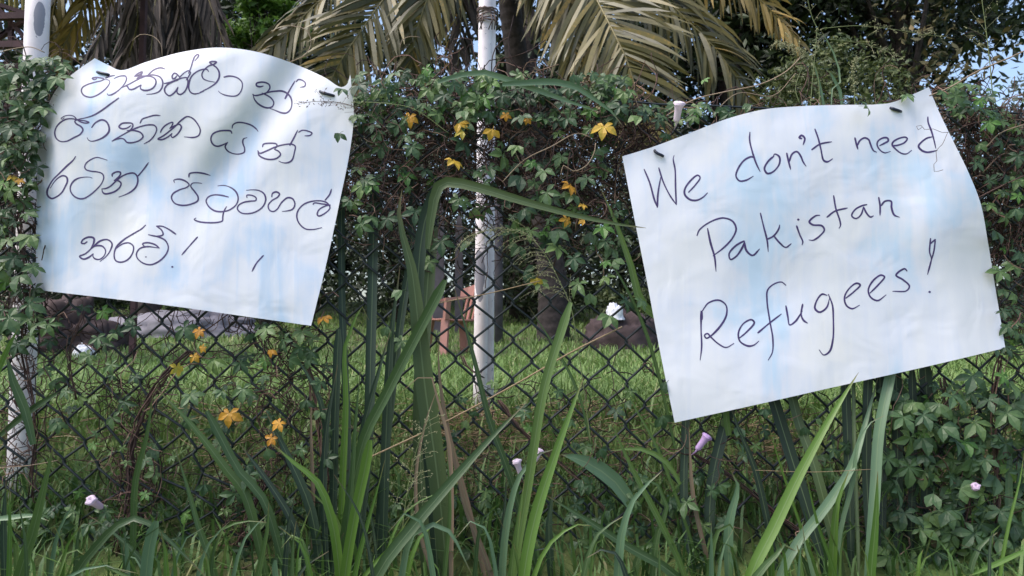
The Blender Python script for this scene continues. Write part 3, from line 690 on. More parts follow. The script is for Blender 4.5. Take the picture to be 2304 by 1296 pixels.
L2 = [(cC, [(1130, 75), (1000, 170), (850, 280), (720, 355), (600, 395), (470, 425), (420, 450), (440, 490), (520, 540), (550, 590), (510, 660), (400, 720), (290, 775), (190, 780), (120, 730), (95, 640), (120, 550), (190, 470), (280, 420), (380, 412), (480, 435), (580, 445), (650, 470), (600, 482), (520, 465), (460, 430), (400, 370), (310, 355), (230, 380), (195, 410), (215, 420), (250, 395)]),
      (cC, [(690, 555), (750, 480), (850, 430), (920, 450), (970, 530), (970, 620), (900, 700), (790, 755), (690, 775), (640, 755), (618, 715)]),
      (cC, [(1330, 520), (1260, 565), (1170, 570), (1135, 540), (1180, 490), (1270, 478), (1350, 490), (1360, 530), (1320, 590), (1265, 605)]),
      (cC, [(1265, 605), (1400, 605), (1490, 640), (1525, 700), (1470, 760), (1340, 800), (1260, 790), (1220, 745), (1180, 730), (1110, 740), (1020, 775)]),
      (cC, [(1020, 775), (1180, 680), (1320, 605), (1460, 545), (1620, 510), (1710, 520), (1745, 570), (1720, 660), (1640, 760), (1540, 818)]),
      (cC, [(1475, 485), (1510, 420), (1600, 385), (1720, 355), (1805, 360)]),
      (cC, [(1805, 635), (1830, 580), (1900, 510), (2005, 470), (2000, 510), (1955, 570)]),
      (cC, [(1955, 570), (2050, 520), (2110, 500), (2145, 540), (2120, 610), (2060, 680), (2000, 715), (1980, 690), (1995, 650)]),
      (cC, [(1995, 650), (1920, 710), (1830, 750), (1765, 740), (1850, 690), (1980, 590), (2090, 500)]),
      (cD, [(350, 240), (430, 170), (490, 135), (560, 155), (630, 230), (670, 320), (650, 390), (590, 418), (450, 412)]),
      (cD, [(1100, 365), (1090, 335), (1020, 325), (920, 335), (840, 375), (815, 440), (840, 510), (900, 540), (980, 520), (1045, 485)]),
      (cD, [(1045, 485), (1010, 545), (1040, 600), (1120, 640), (1210, 645), (1270, 620), (1275, 570), (1250, 490), (1260, 440), (1310, 422)]),
      (cD, [(1105, 295), (1115, 250), (1170, 218), (1260, 220), (1370, 255), (1430, 300), (1460, 338)]),
      (cD, [(1520, 550), (1530, 515), (1620, 498), (1710, 510), (1715, 540), (1680, 580)]), (cD, [(1680, 580), (1740, 610), (1765, 650), (1720, 700), (1640, 720), (1540, 705), (1470, 660), (1455, 600)]),
      (cD, [(1455, 600), (1480, 635), (1560, 610), (1680, 555), (1800, 520), (1920, 512), (1965, 540), (1955, 620), (1920, 730), (1860, 765), (1780, 760), (1740, 740)]),
      (cD, [(1890, 530), (1950, 420), (2000, 318)]), (cD, [(2010, 350), (2060, 322), (2130, 330), (2195, 360), (2170, 390), (2095, 398)])]
L3 = [(cE, [(710, 105), (660, 180), (520, 310), (380, 450), (260, 570), (180, 700), (140, 810), (155, 890), (230, 945), (330, 910), (430, 830), (500, 710), (545, 600), (530, 520), (460, 490), (370, 530), (280, 620), (205, 740)]),
      (cE, [(1340, 180), (1230, 145), (1130, 125), (1020, 165), (920, 240), (890, 320), (920, 370), (1020, 400), (1150, 415), (1240, 450), (1270, 520), (1230, 640), (1130, 760), (990, 880), (870, 945), (770, 945), (670, 890), (610, 800), (605, 710), (650, 620), (740, 550), (860, 520), (1000, 520), (1040, 540)]),
      (cE, [(1440, 505), (1440, 460), (1520, 415), (1600, 420), (1600, 470), (1540, 540), (1475, 585)]), (cE, [(1475, 585), (1560, 590), (1615, 640), (1590, 720), (1500, 800), (1390, 840), (1290, 850), (1250, 820), (1230, 750)]),
      (cE, [(1230, 750), (1310, 745), (1400, 700), (1510, 600), (1620, 510), (1750, 450), (1870, 440), (1930, 490), (1950, 590), (1920, 700), (1840, 790), (1720, 860), (1570, 915)]), (cE, [(1950, 500), (2060, 370), (2165, 225)]),
      (cF, [(130, 235), (120, 205), (190, 190), (270, 215), (320, 265), (290, 295), (190, 330), (110, 380), (90, 430), (130, 500), (230, 530), (340, 515), (430, 470), (435, 420), (390, 350), (340, 280), (360, 245), (430, 238), (485, 245)]),
      (cF, [(315, 165), (325, 120), (400, 105), (500, 115), (595, 142)]),
      (cF, [(830, 422), (740, 400), (640, 395), (570, 420), (540, 470), (570, 540), (650, 600), (740, 612), (840, 590), (930, 520), (955, 440), (930, 360), (860, 300), (770, 272), (690, 278)]),
      (cF, [(805, 545), (770, 610), (755, 680), (750, 730), (690, 750), (580, 755), (450, 742), (385, 712), (410, 692)]),
      (cF, [(1070, 430), (1065, 400), (1130, 400), (1185, 430), (1185, 465), (1120, 475), (1030, 490), (960, 530), (945, 575), (990, 625), (1080, 638), (1190, 610), (1280, 540), (1312, 450), (1290, 380), (1230, 340), (1140, 328), (1060, 335)]),
      (cF, [(1390, 420), (1400, 375), (1450, 355), (1490, 380), (1470, 420), (1390, 470), (1345, 530), (1360, 590), (1410, 610), (1460, 580), (1520, 490), (1600, 430), (1660, 445), (1690, 510), (1665, 575), (1600, 600), (1525, 608)]),
      (cF, [(1925, 520), (1940, 500), (2050, 512), (2150, 525)]), (cF, [(2150, 525), (2080, 540), (2000, 590), (1980, 650), (2000, 668), (2090, 625), (2145, 560), (2110, 500), (2030, 472), (1900, 480), (1800, 520), (1730, 600), (1715, 680), (1750, 770), (1830, 835), (1930, 842), (2040, 818)]),
      (cF, [(2080, 465), (2140, 390), (2165, 318)])]
L4 = [(cG, [(180, 268), (150, 290), (115, 285), (130, 250), (200, 217), (255, 230), (255, 280), (220, 345)]), (cG, [(220, 345), (270, 318), (350, 320), (388, 370), (370, 430), (320, 468), (265, 460), (245, 430), (250, 405)]),
      (cG, [(250, 405), (190, 450), (135, 465), (95, 435), (160, 405), (240, 335), (330, 260), (410, 247), (460, 290), (440, 370), (390, 440), (325, 492)]),
      (cG, [(838, 82), (800, 120), (700, 180), (590, 250), (510, 330), (485, 410), (500, 480), (560, 500), (640, 470), (695, 390), (700, 320), (650, 283), (580, 295), (510, 345)]),
      (cG, [(1180, 185), (1100, 130), (1030, 97), (960, 92)]), (cG, [(960, 92), (1020, 140), (1035, 190), (960, 208), (870, 190)]),
      (cG, [(870, 190), (980, 215), (1060, 255), (1095, 330), (1070, 410), (990, 490), (900, 528), (820, 515), (750, 460), (735, 410), (770, 350), (850, 325), (995, 342)]), (cG, [(995, 342), (940, 300), (850, 280), (805, 295), (830, 325)]),
      (cG, [(1140, 553)]), (cG, [(1425, 215), (1340, 310), (1245, 420)]), (cG, [(2168, 423), (2090, 510), (2038, 605)]), (cG, [(838, 442), (850, 440)])]
sign('paper_sign', 'white paper sign with four lines of Sinhala handwriting tied to the fence', OUT_L, depth_l, paper_mat('stained_paper_left', 1.7, (.50, .62, .80), (1.0, .985, .93)),
     [('first line of purple Sinhala handwriting', 3.4, L1), ('second line of purple Sinhala handwriting', 3.4, L2), ('third line of purple Sinhala handwriting', 3.4, L3), ('last line of purple Sinhala handwriting with exclamation mark', 3.4, L4)],
     [[(219, 162, -.004), (224, 163, .001), (240, 167, .001), (246, 169, -.004)], [(720, 206, -.004), (724, 208, .001), (746, 214, .001), (752, 216, -.004)]], 'handwritten signs on the fence')
cH = (1420, 290, 4.8); cI = (1900, 240, 8.1); cJ = (1540, 420, 4.431); cK = (1550, 520, 3.84)
R1 = [(cH, [(140, 435), (200, 580), (250, 760), (283, 848)]), (cH, [(283, 848), (290, 700), (320, 520)]), (cH, [(298, 420), (350, 580), (420, 720), (488, 818)]), (cH, [(488, 818), (480, 640), (475, 440), (455, 320), (465, 285)]),
      (cH, [(620, 685), (690, 610), (745, 525), (720, 500), (650, 550), (580, 650), (580, 710), (640, 765), (710, 770), (780, 735), (825, 690)]),
      (cH, [(1325, 310), (1300, 300), (1220, 340), (1150, 440), (1133, 510), (1170, 560), (1240, 555), (1320, 510)]), (cH, [(1283, 35), (1280, 120), (1310, 250), (1350, 370), (1393, 460)]),
      (cH, [(1540, 295), (1480, 350), (1440, 430), (1470, 480), (1530, 465), (1600, 380), (1600, 300), (1550, 272), (1535, 300)]),
      (cH, [(1680, 260), (1700, 350), (1723, 438)]), (cH, [(1705, 360), (1740, 270), (1790, 245), (1830, 290), (1860, 360), (1890, 403)]),
      (cH, [(1845, 105), (1815, 95), (1840, 70), (1875, 100), (1858, 172)]), (cH, [(1985, 0), (2020, 100), (2050, 220), (2080, 340), (2120, 355), (2178, 322)]), (cH, [(1950, 225), (2040, 165), (2168, 138)]),
      (cI, [(190, 565), (215, 670), (245, 778)]), (cI, [(240, 700), (280, 620), (370, 568), (440, 600), (480, 700), (530, 800), (590, 830)]),
      (cI, [(640, 710), (720, 670), (800, 620), (780, 570), (700, 570), (610, 630), (595, 690), (640, 780), (730, 840), (840, 815)]),
      (cI, [(865, 715), (980, 700), (1100, 650), (1145, 580), (1110, 555), (990, 580), (890, 640), (870, 690), (930, 770), (1040, 850), (1130, 860), (1225, 795)]),
      (cI, [(1595, 550), (1500, 575), (1400, 650), (1350, 720), (1400, 790), (1500, 830), (1590, 820), (1690, 795)]), (cI, [(1520, 185), (1525, 280), (1580, 430), (1630, 600), (1665, 760)])]
R2 = [(cJ, [(230, 415), (260, 560), (300, 700), (315, 845)]), (cJ, [(125, 488), (150, 430), (270, 345), (390, 312), (480, 345), (515, 420), (480, 510), (400, 600), (285, 690)]),
      (cJ, [(595, 540), (510, 590), (445, 670), (460, 725), (520, 690), (580, 600), (600, 540)]), (cJ, [(595, 550), (620, 640), (680, 685), (750, 620)]),
      (cJ, [(757, 262), (790, 400), (825, 540), (835, 648)]), (cJ, [(825, 525), (890, 490), (940, 420), (950, 380)]), (cJ, [(890, 490), (950, 560), (1010, 605), (1065, 568)]),
      (cJ, [(1118, 390), (1150, 480), (1180, 550), (1172, 580)]), (cJ, [(1135, 328)]),
      (cJ, [(1350, 285), (1310, 290), (1245, 350), (1280, 380), (1370, 390), (1395, 430), (1350, 490), (1280, 535), (1240, 530)]),
      (cJ, [(1487, 88), (1510, 220), (1550, 340), (1555, 390), (1540, 415)]), (cJ, [(1420, 305), (1500, 245), (1625, 212)]),
      (cJ, [(1820, 178), (1770, 190), (1700, 230), (1668, 290), (1710, 318), (1760, 280), (1785, 200)]), (cJ, [(1785, 205), (1820, 270), (1855, 302), (1885, 290)]),
      (cJ, [(1937, 105), (1950, 190), (1950, 285)]), (cJ, [(1960, 190), (2000, 145), (2060, 145), (2065, 210), (2090, 280), (2145, 305)])]
R3 = [(cK, [(105, 690), (105, 850), (110, 1000), (97, 1115)]), (cK, [(112, 765), (112, 690)]), (cK, [(115, 690), (170, 620), (260, 597), (320, 640), (325, 720), (280, 810), (190, 905), (150, 925), (135, 900), (160, 885), (190, 915), (250, 970), (320, 1005), (390, 970)]),
      (cK, [(435, 925), (500, 870), (565, 790), (540, 765), (470, 800), (428, 880), (440, 950), (510, 992), (560, 985), (605, 950)]),
      (cK, [(838, 468), (800, 440), (730, 460), (680, 510), (675, 600), (700, 780), (725, 930), (720, 1050), (685, 1115)]), (cK, [(595, 880), (690, 800), (800, 715)]),
      (cK, [(838, 645), (855, 740), (870, 810), (920, 780), (980, 690)]), (cK, [(983, 630), (970, 720), (990, 770), (1025, 795)]),
      (cK, [(1195, 555), (1150, 545), (1100, 610), (1090, 670), (1130, 700), (1190, 660), (1215, 580)]), (cK, [(1205, 545), (1240, 640), (1248, 760), (1245, 930), (1215, 1040), (1165, 1070), (1125, 1025)]),
      (cK, [(1355, 580), (1430, 520), (1480, 465), (1450, 450), (1390, 490), (1345, 570), (1360, 640), (1410, 670), (1475, 640)]),
      (cK, [(1565, 535), (1640, 460), (1690, 395), (1660, 380), (1590, 430), (1550, 510), (1570, 570), (1630, 600), (1705, 550)]),
      (cK, [(1885, 345), (1865, 325), (1790, 380), (1850, 420), (1905, 475), (1880, 515), (1760, 520)]),
      (cK, [(2088, 62), (2080, 180), (2095, 240), (2062, 375)]), (cK, [(2085, 110), (2130, 70)]), (cK, [(2130, 70), (2115, 180), (2085, 280), (2062, 375)]), (cK, [(2080, 525)])]
sign('paper_sign', 'tilted white paper sign handwritten in English hanging on the right of the fence', OUT_R, depth_r, paper_mat('stained_paper_right', 5.2, (.54, .66, .81), (1.0, .985, .93)),
     [('top line of purple English handwriting', 3.9, R1), ('middle line of purple English handwriting', 3.9, R2), ('bottom line of purple English handwriting', 3.9, R3)],
     [[(2003, 243, -.004), (2008, 244, .001), (2022, 249, .001), (2027, 251, -.004)], [(1472, 336, -.012), (1474, 341, .003), (1481, 346, .004), (1488, 349, .003), (1493, 352, .001)]], 'handwritten signs on the fence')

# ------------------------------------------------------------------ vines: stems, palmate leaves, flowers
def leaf_mesh(name, mat, var, n=5, wide=.50):
    rr = random.Random(var); mb = MB()
    angs = {5: (0, 60, -60, 122, -122), 3: (0, 52, -52), 2: (14, -22)}[n]
    for i, a in enumerate(angs):
        L = (1.0, .92, .92, .66, .66)[i] * rr.uniform(.88, 1.1); W = L * wide * rr.uniform(.85, 1.1)
        a = math.radians(a + rr.uniform(-9, 9)); d = Vector((math.sin(a), 0, -math.cos(a))); s = Vector((d.z, 0, -d.x))
        dr = rr.uniform(.10, .42); fo = rr.uniform(.18, .45); vs_ = [Vector((0, 0, 0))]
        for f, wv in ((.22, .46), (.55, 1.0), (.80, .62)):
            c = d * (L * f) + Vector((0, dr * L * (f ** 2) - .05 * math.sin(f * 3), 0)); wd = W * wv * .5
            vs_ += [c + s * wd + Vector((0, -fo * wd, 0)), c, c - s * wd + Vector((0, -fo * wd, 0))]
        vs_.append(d * L + Vector((0, dr * L, 0)))
        mb.add(vs_, [(0, 1, 2), (0, 2, 3), (1, 4, 5, 2), (2, 5, 6, 3), (4, 7, 8, 5), (5, 8, 9, 6), (7, 10, 8), (8, 10, 9)])
    mb.tube([(0, 0, 0), (.05, .12, .22), (.02, .5, .5)], [.022, .02, .018], 3, cap=False)
    return mb.mesh(name, mat, smooth=False)
LEAF = {k: [leaf_mesh('leaf_' + k, M[m], s) for s in range(7)] for k, m in (('green', 'leaf'), ('bright', 'leaf_bright'), ('yellow', 'leaf_yellow'))}
LEAF['yellow'] = [leaf_mesh('leaf_yellow', M['leaf_yellow'], 60 + i, 5 if i % 3 else 3, .60) for i in range(9)]
LEAF['green'] += [leaf_mesh('leaf_green', M['leaf'], 40, 3, .62), leaf_mesh('leaf_green', M['leaf'], 41, 3, .58), leaf_mesh('leaf_green', M['leaf'], 42, 2, .66)]

LSC = 1.0
def put_leaf(root, o, px, py, Y, size, kind='green', label=None):
    me = R.choice(LEAF[kind]); ob = bpy.data.objects.new('leaf', me); col.objects.link(ob); ob.parent = root
    s = size * LSC * pxm(Y) * (.70 if kind == 'yellow' else .78)
    rot = Matrix.Rotation(R.gauss(0, .42), 4, 'Z') @ Matrix.Rotation(-R.uniform(.0, .85), 4, 'X') @ Matrix.Rotation(R.gauss(0, .55), 4, 'Y')
    ob.matrix_local = Matrix.Translation(o(P(px, py, Y))) @ rot @ Matrix.Diagonal((s, s, s, 1))
    if kind == 'yellow': ob['label'] = 'yellowed vine leaf'
    return ob
def walk(px, py, Y, n, step, curl, bias=(0, 0), ylo=YF - .05, yhi=YF + .09):
    a = R.uniform(0, 6.28); pts = []; da = 0
    for i in range(n):
        pts.append(P(px, py, Y)); da = da * .7 + R.gauss(0, curl); a += da
        px += math.cos(a) * step + bias[0] * step; py += math.sin(a) * step + bias[1] * step
        Y = min(yhi, max(ylo, Y + R.gauss(0, .012)))
    return pts
def vine(label, rects, n_stems, traced, sizes=(34, 46), n_rand=0, rand_rects=None, yellow=(), bright=(), ropes=(), flowers=(), pale=(), ydeep=(YF - .05, YF + .02), base=(1152, 1250)):
    bs = P(base[0], base[1], YF); bs.z = ground_h(bs.x, bs.y)
    root = thing('climbing_vine', label, 'vine', bs, 'vines on the fence'); o = Off(bs)
    mb = MB()
    for (x0, y0, x1, y1, wgt) in rects:
        for _ in range(int(n_stems * wgt)):
            x, y = R.uniform(x0, x1), R.uniform(y0, y1)
            Y = R.uniform(YF - .03, YF + .09)
            if on_sign(x, y): Y = max(Y, YF + .005)
            pts = walk(x, y, Y, R.randint(5, 13), R.uniform(9, 20), .42)
            if any(on_sign(*proj(p)) and p.y < 1.735 for p in pts): continue
            mb.tube([o(p) for p in pts], [R.uniform(.0006, .0017)] * len(pts), 3, cap=False)
    if mb.v: mb.build('dry_stems', M['stem'], root)['kind'] = 'stuff'
    for pts, r in ropes:      # thick twisted main stems
        mb = MB(); c = catmull([P(x + R.gauss(0, 9) * (0 < i < len(pts) - 1), y, YF - .012) for i, (x, y) in enumerate(pts)], .03)
        for s in range(6):
            ph = s * 1.57; mb.tube([o(p + Vector((math.cos(ph + i * .55) * r * 1.1 + R.uniform(-1, 1) * r * .9, math.sin(ph + i * .55) * r, 0))) for i, p in enumerate(c)], r * R.uniform(.15, .42), 4)
        mb.build('main_stem', M['stem'], root)
    for pts, r, mt in pale:   # free tendrils
        mb = MB(); mb.tube([o(p) for p in catmull([P(*q) for q in pts], .012)], r, 5); mb.build('tendril', M[mt], root)
    for q in traced:
        x, y = q[:2]; sz = q[2] if len(q) > 2 else R.uniform(*sizes)
        put_leaf(root, o, x, y, q[3] if len(q) > 3 else R.uniform(YF - .075, YF - .035), sz)
    for q in bright: put_leaf(root, o, q[0], q[1], R.uniform(YF - .07, YF - .04), q[2] if len(q) > 2 else 30, 'bright')
    for q in yellow: put_leaf(root, o, q[0], q[1], R.uniform(YF - .07, YF - .045), q[2] if len(q) > 2 else 34, 'yellow')
    tot = sum(r[4] for r in (rand_rects or rects)) or 1; cnt = 0
    for (x0, y0, x1, y1, wgt) in (rand_rects or rects):
        for _ in range(int(n_rand * wgt / tot)):
            x, y = R.uniform(x0, x1), R.uniform(y0, y1)
            if on_sign(x, y - 10) or on_sign(x, y + 25): continue
            put_leaf(root, o, x, y, R.uniform(*ydeep), R.uniform(sizes[0] * .6, sizes[1] * .95), 'bright' if R.random() < .05 else 'green')
    for (x, y, s, kind, tilt) in flowers:
        fb = MB(); n = 15; prof = [(0, .12), (.1, .17), (.6, .185), (.8, .22), (.93, .27), (1.03, .23), (1.07, .12), (1.0, .03)]
        for (h, r_), (h2, r2) in zip(prof, prof[1:]):
            def ring(h, r_): return [Vector((math.cos(2 * math.pi * j / n) * r_ * (1 + (.30 * math.cos(5 * 2 * math.pi * j / n) if h > .85 else 0)), math.sin(2 * math.pi * j / n) * r_, h)) for j in range(n)]
            fb.add(ring(h, r_) + ring(h2, r2), [(j, (j + 1) % n, n + (j + 1) % n, n + j) for j in range(n)])
        fb.tube([(0, 0, .05), (.02, .06, -.2), (.0, .3, -.5)], [.07, .04, .03], 5)
        ob = fb.build('flower', M[kind], root); sc = s * pxm(YF)
        ob.matrix_local = Matrix.Translation(o(P(x, y, YF - .06))) @ Matrix.Rotation(tilt[0], 4, 'Y') @ Matrix.Rotation(tilt[1], 4, 'X') @ Matrix.Diagonal((sc, sc, sc, 1))
        ob['label'] = 'closed lilac trumpet flower' if kind == 'flower' else 'purple trumpet flower'
    return root
def proj(p):
    d = Vector(p) - CAM; f = d.y * math.cos(PITCH) + d.z * math.sin(PITCH); u = -d.y * math.sin(PITCH) + d.z * math.cos(PITCH)
    return CX + d.x / f * F_PX, CY - u / f * F_PX

vine('leafy vine thick along the fence top between the two signs', [(790, 195, 1110, 460, 1.0), (1080, 215, 1430, 470, 1.0), (780, 440, 1400, 560, .22)], 620,
     [(964, 201), (985, 256), (922, 225), (843, 230), (844, 301), (912, 306), (927, 330), (1042, 322, 50), (1000, 214), (890, 165, 44), (806, 193, 52), (1045, 249), (1105, 262), (1032, 448), (870, 205), (1020, 190), (1075, 225), (1130, 215),
      (1254, 270), (1175, 262), (1283, 252), (1414, 249), (1165, 328), (1130, 349, 52), (1172, 396, 56), (1204, 370), (1230, 433, 46), (1322, 401, 44), (1178, 470, 46), (1225, 385), (1395, 240), (1440, 262),
      (1043, 454), (1061, 548), (993, 543, 46), (967, 588, 44), (1256, 520, 46), (1254, 557, 50), (1291, 581, 40), (1303, 637, 46), (1327, 660, 40), (1179, 611, 40), (1214, 635, 40), (1380, 585, 38), (1364, 543, 34), (1366, 623, 34), (1371, 710, 46), (1404, 677, 44), (1441, 677, 38),
      (872, 491, 46), (833, 489, 40), (935, 476, 50), (905, 653, 40), (811, 503, 44), (872, 734, 36), (905, 767, 36), (789, 450, 36), (765, 300, 30, 1.66), (770, 200, 30, 1.66)],
     (32, 46), 330, [(795, 165, 1420, 270, 3), (795, 270, 1400, 470, 1.1), (1150, 470, 1420, 560, .5)],
     yellow=[(923, 262, 36), (1032, 278, 40), (1042, 296, 34), (1108, 291, 40), (1019, 362, 44), (1359, 285, 48), (1280, 417, 42), (1275, 493, 30), (1315, 494, 26), (1207, 625, 30), (1310, 462, 22), (1138, 258, 24), (728, 712, 32), (1188, 268, 22)],
     bright=[(958, 154, 26), (1382, 199, 22), (1330, 249, 34), (1195, 365, 28), (1365, 590, 24)],
     pale=[([(1130, 410, YF - .05), (1180, 360, YF - .06), (1240, 330, YF - .06), (1300, 300, YF - .05), (1330, 310, YF - .05)], .0013, 'stem_pale'), ([(1262, 395, YF - .06), (1268, 372, YF - .06), (1290, 385, YF - .06), (1320, 372, YF - .06), (1338, 340, YF - .06), (1340, 322, YF - .06)], .0013, 'stem_pale'),
           ([(790, 230, 1.67), (860, 232, 1.67), (930, 245, 1.68), (1010, 300, 1.69)], .0009, 'stem_green'), ([(900, 110, YF), (905, 90, YF), (925, 82, YF), (945, 84, YF)], .0009, 'stem_pale'), ([(1185, 190, YF - .03), (1188, 168, YF - .03), (1200, 162, YF - .03), (1218, 167, YF - .03)], .0010, 'stem_pale'),
           ([(640, 145, YF - .03), (690, 120, YF - .03), (700, 90, YF - .03), (685, 65, YF - .03), (655, 58, YF - .03)], .0010, 'stem_pale'), ([(365, 128, YF - .03), (362, 100, YF - .03), (345, 82, YF - .03), (315, 78, YF - .03), (298, 92, YF - .03)], .0010, 'stem_pale'),
           ([(1340, 260, YF - .03), (1390, 215, YF - .03), (1420, 210, YF - .03), (1440, 250, YF - .03)], .0010, 'stem_pale'), ([(1000, 325, YF - .05), (950, 360, YF - .05), (900, 420, YF - .04), (860, 480, YF - .04)], .0011, 'stem')], base=(1100, 1250))
LSC = 1.12
vine('leafy vine climbing the white pole at the left edge', [(0, 150, 200, 330, .5), (0, 300, 110, 760, .9), (0, 760, 90, 1100, .25), (-600, 150, 0, 520, 1.3)], 260,
     [(60, 140), (95, 135, 44), (130, 175, 46), (35, 165), (20, 200, 44), (75, 200), (45, 240), (100, 245), (25, 290), (70, 320), (30, 350, 46), (85, 375), (25, 425, 46), (65, 410, 42), (20, 540), (30, 580, 42), (70, 530), (45, 620, 50), (75, 600), (65, 685, 44), (20, 715, 48), (95, 725, 44), (40, 775, 42), (60, 480), (15, 480), (110, 210, 30)],
     (32, 46), 300, [(0, 130, 110, 420, 2), (-600, 120, 0, 420, 2), (0, 420, 90, 780, 1), (110, 130, 200, 200, .3)], yellow=[(28, 398, 20), (45, 405, 18)], bright=[(45, 130, 24)], ropes=[([(70, 1120), (66, 950), (62, 800), (60, 640), (40, 480)], .0042)],
     pale=[([(0, 118, YF - .04), (30, 110, YF - .04), (70, 106, YF - .04), (100, 118, YF - .04)], .0012, 'stem_pale'), ([(0, 1052, YF - .03), (60, 1048, YF - .03), (130, 1036, YF - .03)], .0010, 'stem_pale')], base=(60, 1290))
LSC = 1.0
vine('tangled dry vine on the fence right of the English sign', [(2110, 240, 2304, 520, 1.6), (2190, 500, 2304, 800, .55), (2304, 230, 2900, 620, 1.6), (1420, 225, 2100, 260, .15), (1410, 270, 1480, 350, .25)], 330,
     [(2150, 215, 44), (2190, 235, 46), (2170, 190), (2240, 265, 40), (2215, 250), (2260, 400, 38), (2225, 460, 34), (2240, 520, 44), (2285, 470), (2290, 350), (2250, 610, 44), (2280, 660), (2255, 700), (2290, 570), (2240, 780), (2280, 740), (1950, 240, 36, 1.665), (1980, 232, 30), (2040, 215, 30), (1560, 262, 30), (1590, 240, 34), (1640, 255, 34), (1530, 270, 28), (1480, 270, 36), (1450, 258, 34), (1690, 235, 30), (1500, 300, 26), (2120, 205, 30)],
     (30, 42), 250, [(2180, 250, 2304, 800, 2), (2304, 190, 2900, 480, 2), (1430, 235, 1720, 265, .5), (2080, 190, 2260, 260, .6)], bright=[(2205, 225, 34), (2225, 275, 36), (2290, 440, 28), (1565, 255, 26), (1585, 180, 20)], flowers=[(1522, 274, 42, 'flower', (.05, .55))],
     pale=[([(2304, 115, YF - .02), (2260, 135, YF - .03), (2200, 160, YF - .03), (2140, 195, YF - .04), (2080, 220, YF - .04)], .0018, 'stem_pale'), ([(2220, 270, 1.68), (2180, 280, 1.675), (2145, 295, 1.668), (2120, 298, 1.672), (2100, 290, 1.675), (2080, 291, 1.675), (2072, 282, 1.675), (2062, 284, 1.675), (2066, 292, 1.675), (2074, 287, 1.675)], .0006, 'stem'),
           ([(2132, 298, 1.668), (2120, 325, 1.666), (2106, 340, 1.665), (2108, 362, 1.668), (2101, 370, 1.668), (2102, 386, 1.668), (2122, 382, 1.668)], .0006, 'stem'), ([(2220, 330, YF - .05), (2250, 300, YF - .05), (2304, 280, YF - .05)], .0012, 'stem_pale'),
           ([(1500, 260, YF - .03), (1560, 225, YF - .03), (1640, 205, YF - .03), (1710, 190, YF - .03), (1770, 160, YF - .03), (1800, 130, YF - .03)], .0015, 'stem_pale'), ([(1600, 260, YF - .03), (1660, 210, YF - .03), (1740, 215, YF - .03), (1790, 165, YF - .03)], .0010, 'stem_pale'),
           ([(2200, 445, YF - .05), (2250, 420, YF - .05), (2304, 395, YF - .05)], .0016, 'stem')], base=(2250, 1290))
LSC = 1.22
vine('dense leafy vine in the lower right corner below the English sign', [(1960, 850, 2304, 1296, 1.0), (2304, 800, 2700, 1296, .6)], 300,
     [(2032, 939, 46), (2048, 984, 46), (2053, 905), (2114, 907, 46), (2077, 934), (2143, 891, 46), (2188, 846, 46), (2270, 860, 50), (2193, 950, 50), (2265, 929, 44), (2119, 960), (2146, 990, 46), (2188, 1032, 46), (1997, 1032, 44), (2045, 1050, 48), (2017, 1080, 46), (2087, 1066, 44), (2241, 1072, 50), (2262, 998, 42), (1994, 1215, 46), (2050, 1261, 48), (1999, 1252, 44), (2192, 1201, 48), (2160, 1270), (2105, 1243), (2036, 1155, 46), (2017, 1100, 48), (2070, 1190), (2130, 1150), (2240, 1250), (2280, 1180), (2290, 1060), (2100, 1110), (2225, 900), (2160, 1100), (2250, 1150)],
     (34, 48), 340, [(1970, 860, 2304, 1296, 1), (2304, 780, 2650, 1296, .6)], bright=[(2254, 844, 32), (2200, 1275, 30)], ropes=[([(2170, 1296), (2165, 1180), (2175, 1060), (2140, 960), (2120, 850)], .005), ([(2240, 1296), (2235, 1100), (2240, 900), (2250, 800)], .0045)], flowers=[(2183, 1110, 34, 'flower', (-.15, .9))], base=(2150, 1290))
LSC = 1.0
vine('sparse vine with yellow leaves on the fence below the Sinhala sign', [(100, 690, 720, 900, .5), (250, 850, 360, 1200, .5), (500, 1050, 600, 1296, .3), (600, 740, 760, 1100, .5)], 330,
     [(415, 737, 46), (482, 810, 48), (429, 889, 46), (280, 904, 40), (547, 875, 42), (347, 1006, 40), (600, 740, 44), (640, 765, 44), (680, 745, 42), (650, 810, 38), (700, 790, 36), (110, 730, 42), (200, 800, 34), (250, 820, 34), (150, 880, 30), (130, 950, 36), (500, 880), (690, 900, 36), (735, 1030, 38), (560, 1070, 46), (600, 1010, 36), (220, 760, 34), (300, 735, 34), (680, 1010, 34), (735, 960, 34), (720, 860, 34), (460, 1090, 34), (530, 1110, 44), (630, 1250, 40), (690, 1240, 36), (240, 1150, 34), (200, 1180, 36), (280, 1210, 30), (400, 1210, 30)],
     (28, 40), 190, [(90, 690, 740, 900, .8), (90, 900, 760, 1120, .8), (0, 1120, 760, 1296, 2)], yellow=[(450, 743, 28), (397, 826, 34), (517, 930, 46), (437, 801, 24), (458, 781, 20), (629, 951, 34), (612, 787, 28), (612, 985, 28)],
     ropes=[([(260, 1250), (285, 1120), (300, 1000), (320, 920), (380, 840), (430, 790)], .006), ([(510, 1296), (550, 1180), (580, 1120), (600, 1060)], .005), ([(725, 1200), (735, 1050), (700, 900), (690, 800)], .005), ([(170, 900), (180, 800), (190, 700)], .003)],
     flowers=[(228, 1142, 42, 'flower', (-.2, .95))], base=(400, 1290))
